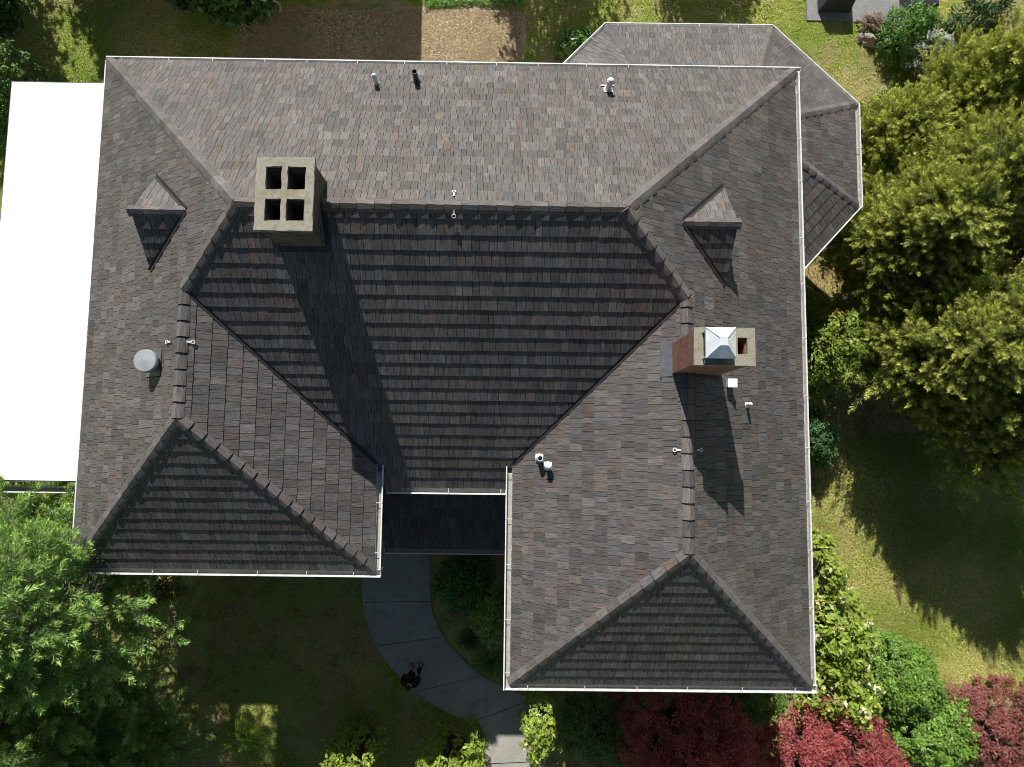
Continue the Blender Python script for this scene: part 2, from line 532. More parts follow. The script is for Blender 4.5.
for i, (a, b, n1, n2) in enumerate([(RL, RR, nB, nF), (BL, RL, nB, nLs), (BR, RR, nB, nRs), (JL, RL, nLs, nF), (JR, RR, nRs, nF),
                                    (PL, JL, nLs, nWL), (PR, JR, nRs, nWR), (LL, PL, nLs, nHL), (FL, PL, nWL, nHL),
                                    (FR, PR, nWR, nHR), (FRR, PR, nRs, nHR)]):
    ridge_cap(a, b, n1, n2, roof, 20+i)
for a, b, n1, n2 in ((VL, JL, nF, nWL), (VR, JR, nF, nWR)):
    mb = MB(); d = (b-a).normalized()
    for n in (n1, n2):
        o_ = n2 if n is n1 else n1
        w_ = d.cross(n).normalized()
        if w_.dot(n-o_) > 0: w_ = -w_
        mb.poly([a+n*.018, b+n*.018, b+n*.024+w_*.05, a+n*.024+w_*.05])
    mb.build('valley_flashing', M_VALLEY, roof)

# gablets on the two side slopes
def gablet(sgn, zc, yc, half, h, seed):
    """small triangular roof growing out of a side slope; sgn -1 west, +1 east"""
    x0 = (XL + (zc-ZE)/Q) if sgn < 0 else (XR - (zc-ZE)/Q)
    nS = nLs if sgn < 0 else nRs
    C_ = V((x0, yc+half, zc)); D_ = V((x0, yc-half, zc))
    A_ = V((x0 + sgn*.02, yc, zc+h)); B_ = V((x0 - sgn*h/Q, yc, zc+h))
    body = MB(); n1 = shingles(body, [C_, A_, B_], seed, 1.15); n2 = shingles(body, [D_, B_, A_], seed+1, 1.0)
    body.poly([C_, D_, A_], (.08,.07,.065))
    g_ = body.build('gablet_roof', M_ROOF, house)
    a, b = (A_, B_)
    ridge_cap(a + (a-b).normalized()*.05, b, n1, n2, g_, seed+2, .285, .115)
    for e_ in (C_, D_):
        v = MB(); n = n1 if e_ is C_ else n2
        d = (B_-e_).normalized(); w1 = d.cross(n).normalized(); w1 = w1 if w1.dot(n-nS) < 0 else -w1
        w2 = d.cross(nS).normalized(); w2 = w2 if w2.dot(nS-n) < 0 else -w2
        v.poly([e_+n*.02, B_+n*.02, B_+w1*.05+n*.022, e_+w1*.05+n*.022])
        v.poly([e_+nS*.02, B_+nS*.02, B_+w2*.07+nS*.024, e_+w2*.07+nS*.024])
        v.build('valley_flashing', M_VALLEY, g_)
    return C_, D_, A_, B_
P_L = (V((XL,0,ZE)), nLs); P_R = (V((XR,0,ZE)), nRs); P_B = (BL, nB); P_F = (VL, nF); P_WL = (FL, nWL); P_WR = (FR, nWR)
for sgn, uC, uD, hgt, sd in ((-1, (158,176), (149,271), .74, 60), (1, (717,184), (731,287), .74, 70)):
    c_ = on_plane(*uC, *(P_L if sgn < 0 else P_R)); d_ = on_plane(*uD, *(P_L if sgn < 0 else P_R))
    gablet(sgn, (c_.z+d_.z)/2, (c_.y+d_.y)/2, abs(c_.y-d_.y)/2, hgt, sd)
    print('gablet', c_, d_)

# soffit, fascia, walls
FOOT = [(XL,YB),(XL,YFL),(XLR,YFL),(XLR,YFM-EXT),(XRL,YFM-EXT),(XRL,YFR),(XR,YFR),(XR,YB)]   # counter-clockwise
sof = MB(); sof.prism([(x+(.03 if x < -5 else -.03 if x > 5 else 0), y) for x, y in FOOT], ZE-.46, ZE-.44)
sof.build('soffit', M_FRAME, house)
inset = .5
WALLP = [(XL+inset,YB-inset),(XL+inset,YFL+inset),(XLR-inset,YFL+inset),(XLR-inset,YFM-EXT+inset),(XRL+inset,YFM-EXT+inset),(XRL+inset,YFR+inset),(XR-inset,YFR+inset),(XR-inset,YB-inset)]
wm = MB(); wm.prism(WALLP, -.1, ZE-.462); wall = wm.build('wall', M_WALL, house)

def eave_run(a, b, inner, z=None, extA=0, extB=0, rise=0.0, parent=None, w_=.125, hh=.115, brk=1.05, fas=.30, dz=0, name='gutter'):
    """white box gutter with straps along an eave from a to b; inner = a point on the house side"""
    a = V(a); b = V(b)
    d = (b-a).normalized(); a = a - d*extA; b = b + d*extB
    out = V((d.y, -d.x, 0)).normalized()
    if out.dot(V(inner)-a) > 0: out = -out
    zt = a.z - .012 + dz
    mb = MB()
    def bar(o0, o1, z0, z1, A=a, B=b, c=(1,1,1)):
        pts = [A+out*o0, B+out*o0, B+out*o1, A+out*o1]
        if (pts[1]-pts[0]).cross(pts[3]-pts[0]).z < 0: pts = pts[::-1]
        mb.prism([(p.x, p.y) for p in pts], z0, z1, c)
    bar(-.02, .012, zt-fas, zt-.02)                      # fascia and back
    bar(.014, w_-.012, zt-hh, zt-hh+.01, c=(.52,.50,.44))             # bottom with silt
    bar(w_-.010, w_+.004, zt-hh, zt)                 # front
    bar(w_-.006, w_+.018, zt+.002, zt+.012)          # rolled lip
    L = (b-a).length; x = .35
    while x < L:
        p = a + d*x
        bar(.01, w_+.016, zt+.014, zt+.018, p-d*.008, p+d*.008, c=(.8,.8,.8))
        x += brk*random.uniform(.85, 1.2)
    for e_ in (a, b):
        s_ = d*.006 if e_ is a else -d*.006
        bar(.014, w_-.012, zt-hh+.012, zt-.004, e_, e_+s_)
    g_ = mb.build(name, M_GUT, parent or house)
    return g_
W2 = .125
eave_run(BL, BR, (0,0,0), extA=.06, extB=W2+.02, w_=.075)
eave_run(LL, BL, (0,0,0), extA=.02, extB=-.002, w_=.055, dz=-.006, brk=2.2)
eave_run(LL, FL, (-5,5,0), extA=0, extB=W2+.02, dz=-.012)
eave_run(FL, VL, (-5,0,0), extA=0, extB=0, dz=-.004)
eave_run(EL, ER, (-1,5,0), extA=-W2-.02, extB=-W2-.02)
eave_run(FR, VR, (5,0,0), extA=W2+.02, extB=0, dz=-.004)
eave_run(FR, FRR, (2,5,0), extA=0, extB=W2+.02, dz=-.010)
eave_run(FRR, BR, (0,0,0), extA=0, extB=-.002, dz=-.016, w_=.105)

# flat white membrane roof over the west room
fz = 6.45
fq = [V((-12.35, at(12,82,fz).y, fz)), V((XL+inset-.01, at(106,82,fz).y, fz)), V((XL+inset-.01, at(70,480,fz).y, fz)), V((-12.35, at(5,480,fz).y, fz))]
print('flat', fq, at(12,82,fz), at(0,180,fz), at(5,480,fz))
fq[0].x = fq[3].x = at(12,82,fz).x
fm = MB(); fm.prism([(p.x, p.y) for p in fq[::-1]], fz-.10, fz)
fx0, fx1, fy0, fy1 = fq[0].x, fq[1].x, fq[3].y, fq[0].y
fm.v = []; fm.f = []; fm.c = []; fm.uv = []
fm.box((fx0, fy0, fz-.12), (fx1, fy1, fz))
flat = fm.build('flat_roof', M_FLAT, house)
props(flat, 'bright white flat membrane roof')
tr = MB()
tr.box((fx0-.03, fy0-.03, fz-.34), (fx1, fy0-.003, fz-.02)); tr.box((fx0-.03, fy0, fz-.34), (fx0-.003, fy1, fz-.02)); tr.box((fx0-.03, fy1+.003, fz-.34), (fx1, fy1+.03, fz-.02))
tr.build('fascia', M_LEAD, flat)
eave_run(V((fx0, fy0-.16, fz-.22)), V((fx1-.02, fy0-.16, fz-.22)), (-10,3,0), parent=flat, w_=.11, fas=.14)
fw = MB(); fw.box((fx0+.4, fy0+.3, -.1), (XL+inset-.003, fy1-.3, fz-.13)); fw.build('wall', M_WALL, house)

# porch roof between the wings
pz0, pz1 = 4.3, 3.75
pyf = at(445, 549, pz1).y
pm = MB()
PA, PB = V((XLR-.45, pyf, pz1)), V((XRL+.45, pyf, pz1))
ptop = YFM-EXT+inset
pn = shingles(pm, [PA, PB, V((PB.x, ptop, pz0)), V((PA.x, ptop, pz0))], 90, .8)
pr_ = pm.build('porch_roof', M_ROOF, house)
eave_run(PA, PB, (-1,5,0), parent=pr_, w_=.12)
pb = MB(); pb.box((PA.x, pyf+.02, pz1-.32), (PB.x, ptop, pz1-.30)); pb.build('soffit', M_FRAME, pr_)
for px_ in (PA.x+.55, PB.x-.55):
    c = MB(); c.box((px_-.07, pyf+.15, 0), (px_+.07, pyf+.29, pz1-.32)); c.build('porch_post', M_FRAME, house)

# low roof wrapping the north-east corner, six eave corners
bz = 4.15
BE = [at(u, v, bz) for u, v in ((560,72),(607,26.5),(771.5,28.5),(854.5,104),(857.5,205),(796,272))]
rise_ = .50
def offset_in(poly, dist):
    out = []
    n_ = len(poly)
    for i in range(n_):
        if i == 0 or i == n_-1:
            a, b = (poly[0], poly[1]) if i == 0 else (poly[-2], poly[-1])
            d = (b-a).normalized(); nn = V((-d.y, d.x, 0))
            out.append(poly[i] - nn*dist)
        else:
            d1 = (poly[i]-poly[i-1]).normalized(); d2 = (poly[i+1]-poly[i]).normalized()
            n1 = V((d1.y, -d1.x, 0)); n2 = V((d2.y, -d2.x, 0))
            bis = (n1+n2).normalized()
            out.append(poly[i] + bis*(dist/bis.dot(n1)))
    return out
dist = 2.6
BI = offset_in(BE, dist)
for p in BI: p.z = bz + dist*rise_
# the ends of the ring die against the house walls
bm_ = MB(); ns = []
for i in range(5):
    ns.append(shingles(bm_, [BE[i], BE[i+1], BI[i+1], BI[i]], 100+i, 1.12 if i < 2 else 1.0))
bay = bm_.build('bay_roof', M_ROOF, house)
for i in range(1, 5):
    ridge_cap(BE[i], BI[i], ns[i-1], ns[i], bay, 110+i, .285, .11)
ctr = V((3, 4, 0))
for i in range(5):
    eave_run(BE[i], BE[i+1], ctr, extA=.05, extB=.05, parent=bay, dz=-.005*i, w_=.11 if i != 3 else .14)
bw = MB()
BW = offset_in(BE, .55)
bw.prism([(p.x, p.y) for p in ([V((2, 5, 0))] + BW[::1] )][::-1], -.1, bz-.1)
bw.build('wall', M_WALL, house)

# windows on the walls
def window(c, out, w_=1.2, h_=1.4):
    """c centre on the wall face, out = outward unit vector"""
    s_ = V((-out.y, out.x, 0)); c = V(c)
    M = Matrix((( s_.x, out.x, 0, c.x), (s_.y, out.y, 0, c.y), (0, 0, 1, c.z), (0,0,0,1)))
    f = MB()
    a, b = w_/2, h_/2
    for x0, x1, z0, z1 in ((-a-.07,-a,-b,b),(a,a+.07,-b,b),(-a-.07,a+.07,b,b+.09),(-a-.12,a+.12,-b-.08,-b),(-.03,.03,-b,b)):
        f.box((x0, .003, z0), (x1, .07, z1), M=M)
    o = f.build('window', M_FRAME, house)
    p = MB(); p.box((-a, .002, -b), (-.03, .02, b), M=M); p.box((.03, .002, -b), (a, .02, b), M=M); p.build('pane', M_GLASS, o)
for z in (2.0, 5.3):
    for x in (-7.2, -4.4): window((x, YFL+inset, z), V((0,-1,0)))
    for x in (1.6, 4.6): window((x, YFR+inset, z), V((0,-1,0)))
    for y in (-3, .2, 3.4): window((XR-inset, y, z), V((1,0,0)))
    for x in (-7,-4,-1): window((x, YB-inset, z), V((0,1,0)))
    window((XLR-inset, -1.5, z), V((1,0,0))); window((XRL+inset, -2.8, z), V((-1,0,0)))
dm = MB(); dm.box((-1.75, ptop-.06, .0), (-.80, ptop-.003, 2.1)); d_ = dm.build('door', plain('door_paint', (.10,.03,.025), .4), house)
dh = MB(); dh.tube((-.88, ptop-.06, 1.0), (-.88, ptop-.12, 1.0), .025); dh.build('handle', M_METAL, d_)

# ------------------------------------------------------------------ chimneys
def grid_slab(mb, xs, ys, holes, z0, z1, bottom=True, uvs=1.0):
    nx, ny = len(xs)-1, len(ys)-1
    for i in range(nx):
        for j in range(ny):
            if (i, j) in holes: continue
            a, b, c, d = xs[i], xs[i+1], ys[j], ys[j+1]
            mb.poly([(a,c,z1),(b,c,z1),(b,d,z1),(a,d,z1)], uv=[(a,c),(b,c),(b,d),(a,d)])
            if bottom: mb.poly([(a,c,z0),(a,d,z0),(b,d,z0),(b,c,z0)])
            for di, dj, e in ((-1,0,[(a,d),(a,c)]),(1,0,[(b,c),(b,d)]),(0,-1,[(a,c),(b,c)]),(0,1,[(b,d),(a,d)])):
                ii, jj = i+di, j+dj
                if not (0 <= ii < nx and 0 <= jj < ny) or (ii, jj) in holes:
                    (x0, y0), (x1, y1) = e
                    s0 = x0 if dj else y0; s1 = x1 if dj else y1
                    mb.poly([(x0,y0,z0),(x1,y1,z0),(x1,y1,z1),(x0,y0,z1)], uv=[(s0,z0),(s1,z0),(s1,z1),(s0,z1)])
def fr(a, b, ts): return [a+(b-a)*t for t in ts]
# big chimney with four flues
cz = 11.30
A0 = at(254.5, 230, cz); A1 = at(314, 157.5, cz)
cx0, cx1, cy0, cy1 = (A0.x+at(256,157,cz).x)/2, (A1.x+at(313,230,cz).x)/2, A0.y, A1.y
print('chimney', cx0, cx1, cy0, cy1)
ch = MB()
bx = fr(cx0+.045, cx1-.045, (0,.14,.44,.54,.86,1)); by = fr(cy0+.045, cy1-.045, (0,.13,.43,.54,.88,1))
H4 = {(1,1),(3,1),(1,3),(3,3)}
grid_slab(ch, bx, by, H4, 8.6, cz-.06, False)
chim = ch.build('chimney', M_STONE, house); props(chim, 'wide dark stone chimney with four open flues')
cap = MB()
gx = fr(cx0, cx1, (0,.17,.44,.54,.85,1)); gy = fr(cy0, cy1, (0,.13,.43,.56,.87,1))
grid_slab(cap, gx, gy, H4, cz-.06, cz)
capo = cap.build('chimney_crown', M_CROWN, chim, merge=True)
bm = bmesh.new(); bm.from_mesh(capo.data)
bmesh.ops.subdivide_edges(bm, edges=[e for e in bm.edges if e.calc_length() > .2], cuts=3, use_grid_fill=True)
for v in bm.verts: v.co += V((random.uniform(-.007,.007), random.uniform(-.007,.007), random.uniform(-.002,.005)))
bm.to_mesh(capo.data); bm.free()
fl = MB()
for yy in (cy0+.04, cy1-.04):
    pass
def skirt(x0, x1, y0, y1, plane_pt, n, w_=.14):
    """lead apron lying on the roof around a stack"""
    m_b = MB()
    zf = lambda x, y: plane_pt.z - (n.x*(x-plane_pt.x)+n.y*(y-plane_pt.y))/n.z + .028
    for (a, b, c, d) in ((x0-w_, x1+w_, y0-w_, y0), (x0-w_, x1+w_, y1, y1+w_), (x0-w_, x0, y0, y1), (x1, x1+w_, y0, y1)):
        m_b.poly([(a,c,zf(a,c)),(b,c,zf(b,c)),(b,d,zf(b,d)),(a,d,zf(a,d))])
    return m_b
skirt(cx0+.045, cx1-.045, cy0+.045, min(cy1-.045, YR-.1), VL, nF, .09).build('flashing', M_VALLEY, chim)

# brick chimney with a metal cowl
dz_ = 11.18
D0 = at(694.5, 365, dz_); D1 = at(755, 328, dz_)
ex0, ex1, ey0, ey1 = D0.x, D1.x, D0.y, D1.y
print('chimney2', ex0, ex1, ey0, ey1)
ch2 = MB()
HX = {(1,1),(3,1)}
grid_slab(ch2, fr(ex0+.03, ex1-.03, (0,.22,.62,.72,.88,1)), fr(ey0+.03, ey1-.03, (0,.28,.72,1)), HX, 8.3, dz_-.09, False)
chim2 = ch2.build('chimney', M_BRICK, house); props(chim2, 'red brick chimney with a silver metal cowl')
cp2 = MB(); grid_slab(cp2, fr(ex0, ex1, (0,.22,.62,.71,.87,1)), fr(ey0, ey1, (0,.30,.74,1)), HX, dz_-.09, dz_)
cp2.build('chimney_crown', M_CROWN, chim2)
cw = MB()
wx0, wx1 = ex0+(ex1-ex0)*.17, ex0+(ex1-ex0)*.66
wy0, wy1 = ey0+.03, ey1+.03
c0 = at(706, 358, dz_+.28); c1 = at(735.5, 327.5, dz_+.28)
wx0, wx1, wy0, wy1 = c0.x, c1.x, c0.y, c1.y
z0 = dz_+.24
bb = [V((wx0,wy0,z0)), V((wx1,wy0,z0)), V((wx1,wy1,z0)), V((wx0,wy1,z0))]
bt = [p+V((0,0,.045)) for p in bb]
cc_ = sum(bt, V((0,0,0)))/4
tt_ = [cc_+(p-cc_)*.26+V((0,0,.15)) for p in bt]
for i in range(4):
    j = (i+1) % 4
    cw.poly([bb[i], bb[j], bt[j], bt[i]]); cw.poly([bt[i], bt[j], tt_[j], tt_[i]])
cw.poly(tt_); cw.poly(bb[::-1])
for p in bb:
    q = cc_+(p-cc_)*.86; cw.tube((q.x,q.y,dz_-.001), (q.x,q.y,z0), .012, n=6)
for p in bt:       # folded hips
    q = tt_[bt.index(p)]; cw.tube(p+V((0,0,.004)), q+V((0,0,.004)), .009, n=5)
cowl = cw.build('chimney_cowl', M_METAL, chim2)
cm = MB(); q0 = cc_+(bb[0]-cc_)*.8; q1 = cc_+(bb[2]-cc_)*.8
cm.box((q0.x, q0.y, dz_+.002), (q1.x, q1.y, z0-.004)); cm.build('spark_guard', M_BLACK, chim2)
sk2 = MB()
zl_ = lambda x: ZW - Q*abs(x-PR.x) + .035
x_a, x_b = ex0-.15, ex0+.03
sk2.poly([(x_a,ey0-.02,zl_(x_a)),(x_b,ey0-.02,zl_(x_b)),(x_b,ey1+.02,zl_(x_b)),(x_a,ey1+.02,zl_(x_a))])
sk2.tube((x_a, ey0-.04, zl_(x_a)), (x_a, ey1+.04, zl_(x_a)), .012, n=6)
sk2.build('flashing', M_LEAD, chim2)
skirt(PR.x+.0, ex1-.03, ey0+.03, ey1-.03, FRR, nRs, .06).build('flashing', M_VALLEY, chim2)

# ------------------------------------------------------------------ small roof fittings
def base_on(u, v, pl_): return on_plane(u, v, *pl_) + pl_[1]*.02
def flash_plate(mb, p, n, w_, h_):
    up = (V((0,0,1))-n*n.z).normalized(); s_ = up.cross(n)
    q = p + n*.006
    pts = [q-s_*w_-up*h_, q+s_*w_-up*h_, q+s_*w_+up*h_, q-s_*w_+up*h_]
    mb.poly(pts); mb.poly([p_ - n*.02 for p_ in pts[::-1]])
def vent_pipe(u, v, pl_, r, h, m, plate=.12, hood=False, lab=None):
    p = base_on(u, v, pl_)
    a = MB(); a.lathe(p-V((0,0,.15)), [(r, 0), (r, h+.15), (r*.82, h+.15), (r*.82, h-.15)], 14)
    if hood: a.lathe(p, [(r*1.25, h-.06), (r*1.25, h+.0), (r*.6, h+.05), (0, h+.06)], 14)
    o = a.build('vent_pipe', m, roof)
    b = MB(); flash_plate(b, p, pl_[1], plate, plate*1.1); b.lathe(p, [(r*1.7, 0), (r*1.05, .07)], 12)
    b.build('vent_flashing', M_WPIPE if m is not M_BLACK else M_LEAD, roof)
    if lab: props(o, lab)
    return o
vent_pipe(377, 85, P_B, .045, .32, M_WPIPE, .045, True, 'short white vent pipe near the rear eave')
vent_pipe(417, 83, P_B, .055, .40, M_BLACK, .06, False, 'open dark vent pipe near the rear eave')
vent_pipe(608, 91, P_B, .06, .36, M_WPIPE, .09, True, 'white capped vent pipe on the rear slope')
vent_pipe(540, 458, P_WR, .055, .34, M_WPIPE, .085)
vent_pipe(548.5, 466, P_WR, .055, .26, M_WPIPE, .085, True)
vent_pipe(746, 405, P_R, .032, .20, M_WPIPE, .05, True)
p = base_on(728, 384, P_R)
a = MB(); a.box((p.x-.06, p.y-.06, p.z-.1), (p.x+.06, p.y+.06, p.z+.18)); a.box((p.x-.085, p.y-.08, p.z+.183), (p.x+.085, p.y+.08, p.z+.215))
props(a.build('box_vent', M_WPIPE, roof), 'small square white vent beside the brick chimney')
p = base_on(155, 363, P_L)
a = MB(); a.lathe(p-V((0,0,.1)), [(.14,0),(.14,.30),(.20,.30),(.21,.34),(.205,.40),(.19,.415),(0,.425)], 28)
props(a.build('round_vent', M_DOME, roof, smooth=False), 'round grey domed roof vent')
a = MB(); flash_plate(a, p, nLs, .25, .27); a.build('vent_flashing', M_LEAD, roof)
def anchor(u, v, pl_):
    p = base_on(u, v, pl_) + pl_[1]*.02
    n = pl_[1]; up = (V((0,0,1))-n*n.z).normalized(); s_ = up.cross(n)
    a = MB()
    a.poly([p-s_*.016-up*.03, p+s_*.016-up*.03, p+s_*.016+up*.05, p-s_*.016+up*.05])
    k = 12; c = p - up*.055 + n*.012
    for i in range(k):
        t0, t1 = 2*math.pi*i/k, 2*math.pi*(i+1)/k
        a.tube(c+(s_*math.cos(t0)+up*math.sin(t0))*.032, c+(s_*math.cos(t1)+up*math.sin(t1))*.032, .009, n=6)
    a.build('roof_anchor', M_WPIPE, roof)
for u, v, q in ((454,196,P_B),(454,212,P_F),(189,342,P_WL),(171,342,P_L),(679,450,P_WR),(697,450,P_R)): anchor(u, v, q)
rod = MB()
a_ = base_on(608, 87, P_B)
rod.box((a_.x-.16, a_.y-.012, a_.z), (a_.x+.12, a_.y+.012, a_.z+.03)); rod.build('pipe_bracket', M_WPIPE, roof)

# ------------------------------------------------------------------ foliage
def leaf_material(name, rough=.5, trans=.3, spec=.35):
    m, n, l, b = mat(name)
    at_ = N(n, 'Attribute', attribute_name='tint').outputs['Color']
    l.new(at_, b.inputs['Base Color'])
    b.inputs['Roughness'].default_value = rough; b.inputs['Specular IOR Level'].default_value = spec
    t = N(n, 'BsdfTranslucent'); mx = N(n, 'MixShader'); mx.inputs[0].default_value = trans
    tc = mix(n, l, 1.0, at_, (1.2,1.25,.6), 'MULTIPLY')
    l.new(tc, t.inputs['Color'])
    l.new(b.outputs[0], mx.inputs[1]); l.new(t.outputs[0], mx.inputs[2])
    l.new(mx.outputs[0], n['Material Output'].inputs['Surface'])
    return m
M_LEAF = leaf_material('leaf')
M_NEEDLE = leaf_material('needle', .6, .2, .2)
M_GLOSSY = leaf_material('glossy_leaf', .38, .22, .5)
M_BARK = soil_material('bark', [(.3, (.09,.07,.055)), (.7, (.22,.19,.16))], 2, .02)
M_GREYBARK = soil_material('grey_bark', [(.3, (.20,.18,.16)), (.7, (.36,.34,.31))], 2, .02)

def unit(a): return a/np.maximum(np.linalg.norm(a, axis=1, keepdims=True), 1e-9)
class Leaves:
    def __init__(s): s.c = []; s.u = []; s.v = []; s.k = []
    def add(s, c, u, v, k): s.c.append(c); s.u.append(u); s.v.append(v); s.k.append(k)
    def build(s, name, m, parent):
        c, u, v, k = (np.concatenate(x) for x in (s.c, s.u, s.v, s.k))
        c = c - np.array(parent.location)
        if parent.parent is not None: c = c - np.array(parent.parent.location)
        n = len(c)
        co = np.stack([c-u, c+v*.9-u*.1, c+u, c-v*.9-u*.1], 1).reshape(-1, 3)
        me = bpy.data.meshes.new(name)
        me.vertices.add(4*n); me.vertices.foreach_set('co', co.ravel())
        me.loops.add(4*n); me.loops.foreach_set('vertex_index', np.arange(4*n, dtype=np.int32))
        me.polygons.add(n); me.polygons.foreach_set('loop_start', np.arange(0, 4*n, 4, dtype=np.int32))
        me.polygons.foreach_set('loop_total', np.full(n, 4, dtype=np.int32))
        me.update(); me.validate()
        ca = me.color_attributes.new('tint', 'FLOAT_COLOR', 'POINT')
        kk = np.concatenate([np.clip(k, .003, .95), np.ones((n, 1))], 1)
        ca.data.foreach_set('color', np.repeat(kk, 4, 0).ravel())
        me.materials.append(m)
        o = bpy.data.objects.new(name, me); COL.objects.link(o); o.parent = parent
        return o
def cols(k, n, pal, jitter=.22, rng=RNG):
    pal = np.array(pal)
    return pal[rng.integers(0, len(pal), n)] * rng.uniform(1-jitter, 1+jitter, (n, 1))
def sprays(L, P_, D, length, radius, n, leaf, inner, tip, rng, flat=.0, asp=.2, droop=0.0, tipw=1.5):
    """plumes of small leaves along axes D from P_"""
    m = len(P_)
    D = unit(D)
    t = rng.random((m, n))**.75
    rr = radius[:, None]*(1.02-t)**.6*np.sqrt(rng.random((m, n)))*1.0
    A = unit(np.cross(D, rng.normal(size=(m, 3)))); B = np.cross(D, A)
    th = rng.random((m, n))*2*np.pi
    off = (A[:,None]*np.cos(th)[...,None] + B[:,None]*np.sin(th)[...,None])
    c = P_[:,None] + D[:,None]*(length[:,None]*t)[...,None] + off*rr[...,None]
    c[..., 2] -= droop*(length[:,None]*t)**2
    ax = unit((D[:,None]*.9 + off*.75 + rng.normal(size=(m, n, 3))*.25).reshape(-1, 3))
    nr = unit(off.reshape(-1, 3)*.6 + np.array([0,0,.7]) + rng.normal(size=(m*n, 3))*.5)
    sd = unit(np.cross(ax, nr))
    sz = leaf*rng.uniform(.6, 1.3, (m*n, 1))
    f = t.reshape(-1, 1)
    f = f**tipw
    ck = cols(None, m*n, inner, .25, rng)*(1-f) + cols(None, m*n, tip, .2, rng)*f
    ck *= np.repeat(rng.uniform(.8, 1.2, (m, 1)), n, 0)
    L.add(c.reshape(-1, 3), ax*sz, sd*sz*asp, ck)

def limb(mb, pts, r0, r1, n=7):
    k = len(pts)-1
    for i in range(k):
        mb.tube(pts[i], pts[i+1], r0+(r1-r0)*i/k, r0+(r1-r0)*(i+1)/k, n, cap=(i == k-1))
def wobble(a, b, k, amp, r):
    return [a.lerp(b, i/k) + V((r.uniform(-amp, amp), r.uniform(-amp, amp), r.uniform(-amp, amp)))*(0 < i < k) for i in range(k+1)]

def conifer(x, y, h, rad, label, seed, inner, tip, name='conifer_tree', n_lobe=46, plume_per=9, leaves=70, leaf=.055, base=.12, group=None, lp=.55, wid=.36, mat_=None, shape=.75, upness=.5, cat='tree', bark=None):
    """tree whose crown is a cone of limbs carrying plumes of scale foliage"""
    rng = np.random.default_rng(seed); r = random.Random(seed)
    t = empty(name, (x, y, 0), label, cat, group)
    tr_ = MB(); top = V((x+r.uniform(-.2,.2), y+r.uniform(-.2,.2), h*.97))
    limb(tr_, wobble(V((x, y, -.1)), top, 7, .06, r), .019*h, .012, 9)
    L = Leaves()
    ga = 2.399963
    for i in range(n_lobe):
        f = (i+.5)/n_lobe                               # 0 bottom, 1 top
        zz = h*(base + (1-base)*f**.9)
        rr = rad*((1-f)**shape)*r.uniform(.72, 1.15)+.12
        an = i*ga + r.uniform(-.4, .4)
        st = V((x, y, max(.3, zz-rr*.25)))
        en = V((x+math.cos(an)*rr, y+math.sin(an)*rr, zz + r.uniform(-.15, .3)))
        limb(tr_, wobble(st, en, 4, .05*rr, r), .02+.012*rr, .006, 5)
        k = max(3, int(plume_per*(.5+rr/rad)))
        s_ = rng.random(k)**.6*.75+.27
        Pn = np.array(st)[None]*(1-s_[:,None]) + np.array(en)[None]*s_[:,None]
        Pn += rng.normal(size=(k, 3))*np.array([.16,.16,.12])*(.5+rr*.45)
        Dn = unit(np.array([[math.cos(an), math.sin(an), upness]]) + rng.normal(size=(k, 3))*.55)
        sprays(L, Pn, Dn, rng.uniform(.6, 1.25, k)*lp, rng.uniform(.6, 1.2, k)*lp*wid, leaves, leaf, inner, tip, rng)
    k = 5
    sprays(L, np.repeat(np.array([[top.x, top.y, top.z-.4]]), k, 0), unit(np.array([[0,0,1.]])+rng.normal(size=(k,3))*.35), np.full(k, lp), np.full(k, lp*.3), leaves, leaf, inner, tip, rng)
    tr_.build('trunk', bark or M_BARK, t)
    L.build('crown', mat_ or M_NEEDLE, t)
    return t

